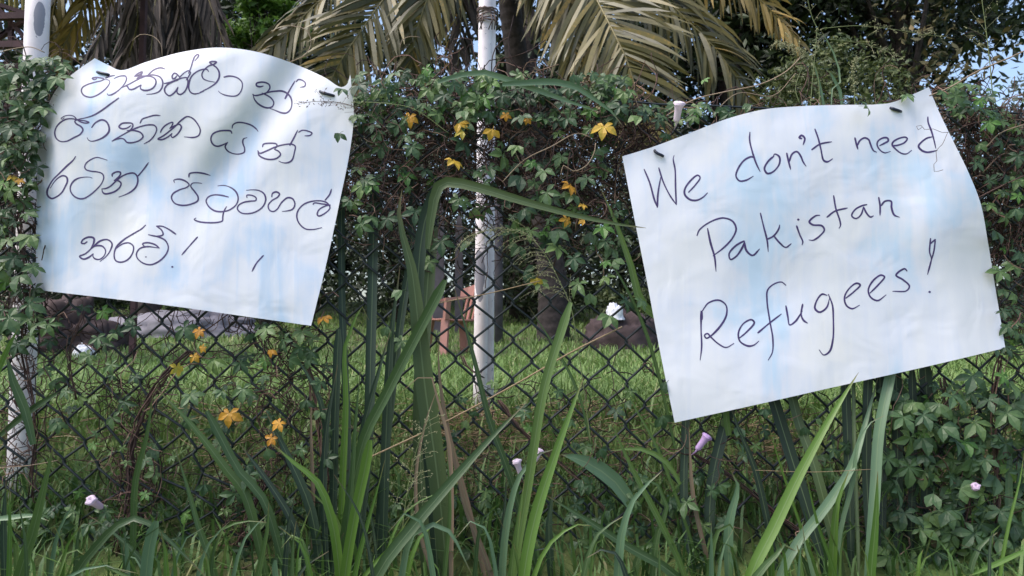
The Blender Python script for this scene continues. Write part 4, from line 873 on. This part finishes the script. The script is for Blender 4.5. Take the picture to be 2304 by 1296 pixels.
vine('thin straggling vine on the lower fence between the two grass clumps', [(1000, 800, 1500, 1296, .4), (1500, 920, 1960, 1296, .7)], 260,
     [(1180, 930), (1110, 860, 24), (1545, 1130, 46), (1500, 860, 34), (1490, 935, 42), (1560, 1210, 36), (1620, 1090, 34), (1660, 960, 36), (1590, 1265, 40), (1410, 1190, 36), (1350, 1010, 34), (1310, 1080, 34), (1285, 1160, 34), (1450, 1250, 38), (1640, 1220, 36), (1720, 920, 30), (1740, 1180, 34), (1690, 1275, 34), (1480, 1010, 32), (1420, 880, 26), (1330, 1230, 34)],
     (26, 38), 190, [(1000, 880, 1960, 1120, .8), (760, 1120, 1960, 1296, 1.6)], ropes=[([(1560, 1020), (1650, 1080), (1760, 1160), (1850, 1230)], .0045), ([(1120, 900), (1180, 980), (1290, 1080), (1370, 1160)], .0038), ([(1085, 850), (1050, 820), (1040, 800)], .003)],
     flowers=[(1568, 1012, 38, 'flower_purple', (.6, .2)), (1172, 1068, 34, 'flower', (-.3, .3)), (1203, 1038, 28, 'flower', (.5, .1))],
     pale=[([(830, 1030, 1.66), (1000, 950, 1.66), (1150, 870, 1.66), (1290, 790, 1.67), (1370, 750, 1.69), (1400, 735, 1.7)], .0020, 'straw'), ([(985, 682, 1.70), (1100, 660, 1.69), (1215, 632, 1.69)], .0012, 'straw'), ([(1700, 1058, 1.65), (1830, 1062, 1.65), (1960, 1056, 1.66)], .0006, 'straw')], base=(1500, 1290))

# ------------------------------------------------------------------ tall grass
def blade(root, o, pts, w, mat, Y0=1.6, Y1=None, cut=False, fold=.30, face=0.0, ground=True, full=False):
    Y1 = Y0 if Y1 is None else Y1; n = len(pts)
    p3 = [P(x, y, Y0 + (Y1 - Y0) * i / (n - 1)) for i, (x, y) in enumerate(pts)]
    if ground:
        d = (p3[0] - p3[1]); d = d / max(.02, abs(d.z)) if d.z < 0 else Vector((0, 0, -1))
        gz = ground_h(p3[0].x, p3[0].y); drop = p3[0].z - gz + .02
        if drop > 0: p3 = [p3[0] + Vector((d.x * .35 * drop, 0, -drop))] + p3
    c = catmull(p3, .035); k = len(c); vs_ = []; W = w * pxm(Y0) / 2 * .82
    for i, p in enumerate(c):
        t = (c[min(i + 1, k - 1)] - c[max(i - 1, 0)]).normalized(); v = (CAM - p).normalized(); v = Vector((v.x, v.y, v.z + .25)).normalized()
        s = t.cross(v); s = s.normalized() if s.length > 1e-4 else Vector((1, 0, 0)); nrm = s.cross(t).normalized()
        s = (s * math.cos(face) + nrm * math.sin(face)); f = i / (k - 1)
        ww = W * (.62 + .38 * math.sin(min(1, f / .45) * math.pi / 2)) * (1 if cut else max(0, 1 - max(0, (f - .45) / .55) ** 1.7))
        if full: ww = W * min(1, .35 + 3 * f) * max(0, 1 - f) ** .75
        if not cut and i == k - 1: ww = .0003
        if cut and i == k - 1: ww *= .45
        vs_ += [p - s * ww + nrm * ww * fold, p - nrm * ww * fold * .6, p + s * ww + nrm * ww * fold]
    mb = MB(); mb.add([o(q) for q in vs_], [f_ for i in range(k - 1) for f_ in ((3 * i, 3 * i + 1, 3 * i + 4, 3 * i + 3), (3 * i + 1, 3 * i + 2, 3 * i + 5, 3 * i + 4))])
    ob = mb.build('blade', M[mat], root); uv = ob.data.uv_layers.new(name='UVMap')
    for lp in ob.data.loops: uv.data[lp.index].uv = ((lp.vertex_index % 3) * .5, (lp.vertex_index // 3) / (k - 1) * (.9 if cut else 1))
    return ob
def clump(label, px, blades, filler=None, nfill=0, group='tall grass clumps along the fence'):
    b = P(px, 1296, 1.6); b.z = ground_h(b.x, b.y); root = thing('grass_clump', label, 'grass clump', b, group); o = Off(b)
    for bl in blades: blade(root, o, bl[0], bl[1], bl[2], **(bl[3] if len(bl) > 3 else {}))
    if filler:
        x0, x1, h0, h1 = filler
        for _ in range(nfill):
            x = R.uniform(x0, x1); h = R.uniform(h0, h1); l = R.gauss(0, .45) * h; Y = R.uniform(1.42, 1.70); y0 = 1300
            mid = (x + l * .35, y0 - h * .6); tip = (x + l, y0 - h * R.uniform(.8, 1)); pts = [(x, y0), mid, tip]
            if R.random() < .3: pts = [(x, y0), (x + l * .5, y0 - h * .75), (x + l * 1.1, y0 - h * .85), (x + l * 1.7, y0 - h * .6)]
            blade(root, o, pts, R.uniform(8, 19), R.choice(['blade', 'blade', 'blade_bright', 'blade_grey', 'blade_dark', 'blade']), Y0=Y, face=R.gauss(0, .5))
    return root
M['blade_olive'] = leafy('grass_blade_olive', [(0, (.050, .080, .030)), (1, (.085, .125, .045))], trans=.2, rough=.45, nscale=12, streak=True)
D2 = 'blade_olive'; D = 'blade_dark'; G = 'blade'; BR = 'blade_bright'; GY = 'blade_grey'; DRY = 'blade_dry'
clump('tall grass clump between the signs with one blade bent over to the right', 900,
      [([(962, 560), (968, 500), (976, 450), (987, 420), (1006, 410), (1080, 424), (1180, 454), (1300, 486), (1400, 506), (1454, 513)], 38, D2, dict(Y0=1.675, Y1=1.655, ground=False, full=True)),
       ([(985, 1296), (968, 1060), (948, 820), (940, 640), (955, 500), (985, 415)], 34, D, dict(Y0=1.685, cut=True)),
       ([(1005, 1296), (985, 1080), (955, 860), (938, 700), (925, 600), (906, 530), (897, 480), (905, 425)], 52, D2, dict(Y0=1.655, Y1=1.64)),
       ([(960, 1296), (945, 1000), (950, 800), (962, 640), (970, 520), (978, 400)], 40, D2, dict(Y0=1.69, Y1=1.80, cut=True)),
       ([(818, 990), (862, 900), (908, 810), (955, 720), (1002, 630)], 28, G, dict(Y0=1.64, cut=True)),
       ([(800, 1296), (828, 1000), (834, 800), (838, 640), (842, 420)], 28, D, dict(Y0=1.69, Y1=1.79, cut=True)),
       ([(770, 1296), (782, 1000), (776, 840), (770, 690), (768, 430)], 20, D, dict(Y0=1.7, Y1=1.79, cut=True)),
       ([(850, 1200), (880, 900), (902, 720), (925, 560), (930, 400)], 22, D, dict(Y0=1.71, Y1=1.79, cut=True)),
       ([(860, 1296), (868, 1000), (880, 760), (900, 600)], 26, D, dict(Y0=1.7)),
       ([(790, 1200), (815, 980), (848, 850), (880, 740)], 22, D, dict(Y0=1.68)),
       ([(776, 1296), (800, 1150), (820, 1060), (833, 990)], 27, BR, dict(Y0=1.55, cut=True)),
       ([(770, 1296), (790, 1100), (800, 950), (812, 820)], 13, G, dict(Y0=1.62)),
       ([(798, 1296), (835, 1150), (852, 1090), (866, 1035)], 14, BR, dict(Y0=1.52)),
       ([(762, 1270), (744, 1160), (714, 1085), (660, 1040), (615, 1000)], 25, 'blade_bright', dict(Y0=1.58)),
       ([(820, 1296), (870, 1240), (905, 1190), (930, 1150)], 12, BR, dict(Y0=1.5)),
       ([(845, 1300), (925, 1190), (1015, 1085), (1100, 990), (1188, 902)], 33, G, dict(Y0=1.47, Y1=1.55)),
       ([(972, 1296), (945, 1200), (935, 1080), (955, 960), (985, 870)], 10, DRY, dict(Y0=1.62)),
       ([(1015, 1296), (1010, 1000), (985, 900), (972, 850), (940, 850), (900, 885)], 13, DRY, dict(Y0=1.63)),
       ([(1090, 1296), (1050, 1130), (1010, 980), (990, 860), (985, 760)], 16, DRY, dict(Y0=1.66)),
       ([(1105, 1296), (1040, 1120), (1020, 1000)], 15, DRY, dict(Y0=1.6)),
       ([(770, 1100), (778, 900), (776, 780), (790, 740), (815, 690), (830, 720)], 18, BR, dict(Y0=1.66)),
       ([(735, 1296), (728, 1100), (735, 960), (760, 820)], 18, D, dict(Y0=1.69)),
       ([(1000, 1296), (1012, 1150), (1005, 1000)], 12, G, dict(Y0=1.56)),
       ([(905, 1290), (930, 1200), (975, 1180), (1010, 1195), (1060, 1290)], 18, GY, dict(Y0=1.5))], (740, 1010, 90, 250), 7)
clump('grass clump of upright bright blades right of the middle pole', 1190,
      [([(1178, 1300), (1205, 1160), (1250, 1020), (1290, 910), (1313, 850)], 32, BR, dict(Y0=1.5, Y1=1.56)),
       ([(1155, 1296), (1190, 1080), (1225, 870), (1258, 760), (1284, 680)], 25, G, dict(Y0=1.58, Y1=1.62, cut=True)),
       ([(1130, 1296), (1140, 1180), (1170, 1070), (1215, 1020), (1250, 1010)], 20, GY, dict(Y0=1.6)),
       ([(1210, 1296), (1150, 1080), (1100, 940), (1065, 800), (1020, 640)], 18, G, dict(Y0=1.63)),
       ([(1150, 1296), (1165, 1180), (1180, 1080)], 18, G, dict(Y0=1.54)), ([(1120, 1296), (1135, 1150), (1140, 1060)], 14, D, dict(Y0=1.65)),
       ([(1200, 1300), (1240, 1220), (1300, 1180), (1330, 1183)], 14, BR, dict(Y0=1.5)), ([(1240, 1296), (1235, 1180), (1245, 1100)], 22, D, dict(Y0=1.68)),
       ([(1170, 1296), (1160, 1240), (1172, 1150)], 12, G, dict(Y0=1.52)), ([(1520, 1296), (1420, 1235), (1320, 1170), (1225, 1112)], 24, G, dict(Y0=1.6)),
       ([(1430, 1150), (1385, 1085), (1320, 1040), (1262, 1022)], 44, 'blade_grey', dict(Y0=1.73, ground=False)), ([(1330, 1000), (1300, 880), (1260, 800), (1190, 690)], 8, G, dict(Y0=1.72, ground=False))], (1030, 1330, 80, 220), 7)
clump('grass clump with a pale blade folded over left of the English sign', 1450,
      [([(1391, 1300), (1398, 1205), (1425, 1125), (1460, 1085), (1490, 1060)], 25, GY, dict(Y0=1.5)),
       ([(1540, 1296), (1478, 1160), (1425, 1060), (1370, 940)], 17, G, dict(Y0=1.6)), ([(1530, 1090), (1500, 1040), (1440, 1010), (1370, 1015)], 14, G, dict(Y0=1.66, ground=False)),
       ([(1580, 1296), (1480, 1010), (1420, 900), (1380, 800)], 9, G, dict(Y0=1.7)), ([(1640, 980), (1600, 780), (1450, 690), (1420, 600), (1385, 500), (1350, 420)], 24, G, dict(Y0=1.72, ground=False)),
       ([(1560, 1296), (1540, 1150), (1545, 880)], 22, D, dict(Y0=1.69, Y1=1.75, cut=True)), ([(1600, 1296), (1600, 1100), (1660, 850)], 30, D, dict(Y0=1.71, Y1=1.75, cut=True)),
       ([(1600, 1296), (1560, 1120), (1550, 960)], 12, 'blade_dry', dict(Y0=1.69)), ([(1480, 1200), (1500, 1140), (1480, 1090), (1410, 1070)], 16, G, dict(Y0=1.62)),
       ([(1640, 1280), (1640, 1180), (1660, 1090), (1645, 1060)], 26, GY, dict(Y0=1.66)), ([(1520, 1010), (1470, 800), (1430, 690), (1380, 600), (1330, 545)], 10, G, dict(Y0=1.73, ground=False))], (1340, 1640, 60, 170), 8)
clump('tall grass clump under the English sign with one blade overlapping it', 1880,
      [([(1688, 1300), (1740, 1190), (1800, 1065), (1860, 955), (1902, 885), (1932, 838)], 32, BR, dict(Y0=1.52, Y1=1.60)),
       ([(1774, 1256), (1860, 1138), (1914, 1055), (1943, 967), (1978, 840)], 26, GY, dict(Y0=1.58, Y1=1.745)),
       ([(1955, 1300), (1968, 1120), (1978, 970), (2003, 845), (2012, 780)], 28, 'blade_grey', dict(Y0=1.62, Y1=1.745, cut=True)),
       ([(1894, 1296), (1860, 1150), (1826, 1026), (1800, 960), (1770, 840)], 26, D2, dict(Y0=1.66, Y1=1.745, cut=True)),
       ([(1860, 1296), (1822, 1160), (1778, 1020), (1722, 840)], 32, D, dict(Y0=1.69, Y1=1.745, cut=True)),
       ([(1932, 1296), (1927, 1120), (1922, 980), (1920, 800)], 10, D2, dict(Y0=1.64, Y1=1.745, cut=True)),
       ([(1960, 1250), (1950, 1060), (1955, 790)], 24, D, dict(Y0=1.7, Y1=1.745, cut=True)), ([(1985, 1250), (1985, 1060), (1978, 790)], 22, D, dict(Y0=1.71, Y1=1.75, cut=True)), ([(1915, 1250), (1910, 1060), (1900, 800)], 24, D, dict(Y0=1.71, Y1=1.75, cut=True)),
       ([(1890, 1200), (1920, 1080), (1930, 1000), (1960, 950), (1990, 935)], 12, GY, dict(Y0=1.66)), ([(1875, 1230), (1885, 1130), (1910, 1060)], 22, BR, dict(Y0=1.62)),
       ([(1960, 1296), (1970, 1180), (1975, 1060)], 22, BR, dict(Y0=1.6)), ([(1700, 1300), (1745, 1250), (1765, 1225), (1790, 1240)], 24, G, dict(Y0=1.5)), ([(1770, 1300), (1765, 1250), (1755, 1220)], 16, BR, dict(Y0=1.5)),
       ([(2020, 1250), (2020, 1050), (2015, 770)], 26, D, dict(Y0=1.73, Y1=1.75, cut=True)), ([(2050, 1200), (2055, 1000), (2052, 820)], 20, D, dict(Y0=1.74, cut=True)), ([(2080, 1200), (2090, 1000), (2080, 800)], 30, D, dict(Y0=1.76, cut=True)),
       ([(1840, 1296), (1800, 1180), (1760, 1060), (1730, 960)], 8, 'blade_bright', dict(Y0=1.62)), ([(1880, 1296), (1840, 1180), (1812, 1060)], 10, BR, dict(Y0=1.6)),
       ([(1830, 1296), (1812, 1230), (1805, 1180)], 14, GY, dict(Y0=1.52)), ([(1750, 1296), (1700, 1060), (1660, 960), (1640, 900)], 18, D, dict(Y0=1.7))], (1650, 2000, 70, 180), 9)
clump('arching pale grass blades in the lower left foreground', 340,
      [([(165, 1300), (215, 1232), (265, 1182), (302, 1166), (335, 1178), (400, 1235), (465, 1300)], 22, G, dict(Y0=1.46)), ([(328, 1300), (336, 1230), (344, 1195), (352, 1172)], 30, GY, dict(Y0=1.44, cut=True)),
       ([(375, 1300), (372, 1240), (362, 1195)], 24, BR, dict(Y0=1.45)), ([(395, 1300), (392, 1250), (385, 1220)], 16, BR, dict(Y0=1.47)), ([(485, 1300), (445, 1180), (420, 1090), (395, 1010)], 17, G, dict(Y0=1.58)),
       ([(550, 1110), (515, 1064), (430, 955), (350, 872)], 25, 'blade', dict(Y0=1.68)), ([(590, 1120), (540, 1063), (500, 990), (465, 925)], 22, G, dict(Y0=1.67, cut=True)),
       ([(150, 1300), (190, 1280), (240, 1272), (290, 1290)], 14, GY, dict(Y0=1.42)), ([(290, 1300), (260, 1285), (240, 1275), (310, 1290)], 12, G, dict(Y0=1.42)), ([(300, 1200), (305, 1080), (330, 980), (345, 880)], 17, G, dict(Y0=1.68)),
       ([(140, 1296), (150, 1230), (190, 1172)], 12, BR, dict(Y0=1.52)), ([(330, 1280), (290, 1230), (230, 1180), (200, 1160)], 14, G, dict(Y0=1.58)), ([(480, 1240), (500, 1190), (560, 1172), (600, 1175)], 12, G, dict(Y0=1.55)), ([(400, 1250), (420, 1210), (470, 1180)], 10, GY, dict(Y0=1.55))], (150, 560, 60, 150), 10)
clump('grass blades at the left edge in front of the white pole', 60,
      [([(42, 1300), (72, 1205), (98, 1100), (122, 995)], 26, G, dict(Y0=1.52)), ([(20, 1300), (22, 1200), (21, 1090)], 14, BR, dict(Y0=1.5)), ([(75, 1000), (55, 920), (30, 860), (15, 800)], 24, G, dict(Y0=1.7, ground=False)),
       ([(-20, 880), (10, 800), (40, 740)], 14, BR, dict(Y0=1.6, ground=False)), ([(0, 980), (60, 930), (120, 890), (160, 870)], 18, G, dict(Y0=1.72, ground=False)), ([(-40, 1170), (20, 1165), (80, 1160), (110, 1172)], 14, GY, dict(Y0=1.55, ground=False)),
       ([(10, 1296), (8, 1180), (14, 1080)], 18, D, dict(Y0=1.62)), ([(60, 1296), (55, 1200), (40, 1130)], 12, G, dict(Y0=1.5))], (0, 150, 70, 180), 6)
clump('grass clump behind the fence wires below the Sinhala sign', 640,
      [([(720, 1296), (700, 1150), (640, 1010), (600, 930)], 26, D, dict(Y0=1.70)), ([(640, 1296), (650, 1180), (666, 1105)], 15, D, dict(Y0=1.6)), ([(580, 1296), (600, 1200), (605, 1130)], 17, G, dict(Y0=1.55)), ([(620, 1296), (618, 1275), (619, 1260)], 15, GY, dict(Y0=1.45, cut=True)),
       ([(690, 1296), (660, 1180), (600, 1080), (540, 1000)], 20, D, dict(Y0=1.69)), ([(720, 1100), (735, 980), (720, 900), (690, 840), (650, 780)], 20, D, dict(Y0=1.72)), ([(700, 1296), (705, 1150), (700, 980), (700, 860)], 10, DRY, dict(Y0=1.72)),
       ([(745, 1296), (750, 1100), (755, 900), (762, 740)], 22, D, dict(Y0=1.71, cut=True)), ([(670, 1296), (690, 1270), (740, 1240)], 18, D, dict(Y0=1.5))], (520, 780, 70, 170), 7)
clump('scattered grass blades in the lower right corner', 2200,
      [([(2250, 1300), (2270, 1180), (2295, 1080), (2304, 1020)], 9, BR, dict(Y0=1.55)), ([(2280, 1296), (2270, 1100), (2275, 960)], 20, 'blade_grey', dict(Y0=1.74)), ([(2304, 1240), (2240, 1270), (2180, 1296)], 14, BR, dict(Y0=1.5, ground=False)), ([(2110, 1296), (2100, 1200), (2105, 1120)], 16, DRY, dict(Y0=1.73))], (2000, 2304, 60, 140), 5)

# long fallen blades lying along the fence top
b = P(1120, 200, YF); r_ = thing('fallen_grass_blade', 'two long pale grass blades lying across the vines on the fence top', 'grass blade', b); o = Off(b)
blade(r_, o, [(985, 185), (1040, 168), (1090, 163), (1130, 175), (1200, 200), (1290, 232), (1360, 255)], 17, 'blade_grey', Y0=YF - .07, ground=False)
blade(r_, o, [(1130, 190), (1190, 186), (1250, 185), (1300, 198), (1340, 225), (1375, 250), (1400, 282)], 19, 'blade_grey', Y0=YF - .08, ground=False)

# ------------------------------------------------------------------ seeding grass stems
def panicle(root, o, axis, Y, n, blen, droop, spk, r=.0011, mat='seed', f0=.35, spread=1.0, side=None, stemmat='stem_green'):
    c = catmull([P(x, y, Y) for x, y in axis], .01); k = len(c)
    mb = MB(); mb.tube([o(p) for p in c], [r * (1 - .7 * i / k) + .0003 for i in range(k)], 5); mb.build('stalk', M[stemmat], root)
    sb = MB()
    for i in range(n):
        f = f0 + (1 - f0) * (i + R.random()) / n; p = c[min(k - 1, int(f * (k - 1)))]; t = (c[min(k - 1, int(f * (k - 1)) + 1)] - c[max(0, int(f * (k - 1)) - 1)]).normalized()
        a = R.uniform(0, 6.28); sd = Vector((math.cos(a), math.sin(a) * .5, R.uniform(-.2, .3))) * spread + t * .8
        if side: sd += Vector((side[0], 0, side[1]))
        d = sd.normalized(); L = blen * R.uniform(.5, 1.1) * (1.15 - .6 * f); pts = [p]; m = 7
        for j in range(m):
            d = (d + Vector((0, 0, -droop * .16))).normalized(); pts.append(pts[-1] + d * L / m)
        sb.tube([o(q) for q in pts], .00032, 3, cap=False)
        for j in range(spk):
            q = pts[R.randint(2, m)] + Vector((R.gauss(0, .0025), R.gauss(0, .0025), R.gauss(0, .0025))); s = R.uniform(.0012, .0023)
            e = Vector((R.gauss(0, 1), R.gauss(0, .5), R.gauss(0, 1) - .6)).normalized() * s * 1.6; w = e.orthogonal().normalized() * s * .6; w2 = e.cross(w).normalized() * s * .6
            sb.add([o(q - e), o(q + w), o(q + w2), o(q - w), o(q - w2), o(q + e)], [(0, 1, 2), (0, 2, 3), (0, 3, 4), (0, 4, 1), (5, 2, 1), (5, 3, 2), (5, 4, 3), (5, 1, 4)])
    sb.build('seed_head', M[mat], root)['kind'] = 'stuff'
def seed_grass(label, px, py=1290):
    b = P(px, py, 1.68); b.z = ground_h(b.x, b.y); return thing('seeding_grass', label, 'grass', b, 'seeding grasses'), Off(b)
r_, o = seed_grass('drooping feathery grass seed head beside the middle white pole', 1290)
panicle(r_, o, [(1330, 1000), (1300, 780), (1284, 690), (1255, 625), (1225, 570), (1185, 530), (1120, 515), (1060, 530)], 1.68, 46, .13, 1.1, 7, side=(-.7, .1), f0=.5)
r_, o = seed_grass('pale drooping grass seed head standing above the English sign', 1840)
panicle(r_, o, [(1850, 270), (1845, 230), (1838, 160), (1815, 120), (1780, 100), (1745, 92)], 1.77, 34, .05, 1.2, 9, side=(-.3, 0), f0=.6)
panicle(r_, o, [(1822, 260), (1828, 180), (1836, 100), (1838, 62)], 1.77, 10, .03, .5, 4, f0=.7)
panicle(r_, o, [(1925, 250), (1922, 200), (1920, 150), (1926, 128)], 1.77, 40, .016, .4, 5, f0=.35, spread=.6)
panicle(r_, o, [(1800, 235), (1790, 200), (1805, 150)], 1.77, 10, .03, 1, 5)
panicle(r_, o, [(1842, 70), (1828, 40), (1815, -10)], 1.77, 6, .06, .2, 2, r=.0007)
panicle(r_, o, [(1850, 64), (1930, 58), (2010, 66), (2080, 78), (2125, 82)], 1.77, 22, .05, .3, 5, r=.0006, f0=.3)
panicle(r_, o, [(1865, 88), (1940, 98), (2000, 118), (2030, 130)], 1.77, 16, .05, .3, 4, r=.0006, f0=.3)
for pts, w in (([(1895, 245), (1890, 205), (1875, 175), (1866, 160)], 9), ([(1870, 240), (1872, 200), (1890, 185), (1876, 120), (1848, 70)], 5), ([(1858, 260), (1842, 180), (1830, 140)], 7)):
    blade(r_, o, pts, w, 'blade_grey', Y0=1.77, ground=False)
r_, o = seed_grass('single thin pale grass stalk rising at the upper right', 2240)
panicle(r_, o, [(2242, 280), (2236, 240), (2226, 130), (2215, 40), (2206, -20)], 1.77, 16, .10, .2, 4, r=.0013, f0=.3)
r_, o = seed_grass('fine seed spray hanging in front of the Sinhala sign corner', 760)
panicle(r_, o, [(880, 300), (820, 250), (770, 232), (720, 228), (670, 232)], 1.655, 22, .06, .3, 4, r=.0005, f0=.25, mat='stem', stemmat='stem')
r_, o = seed_grass('light green fine seed head among the lower blades left of the middle pole', 940)
panicle(r_, o, [(900, 1296), (910, 1150), (935, 1020), (965, 940)], 1.56, 34, .07, .5, 5, f0=.35, r=.0009)
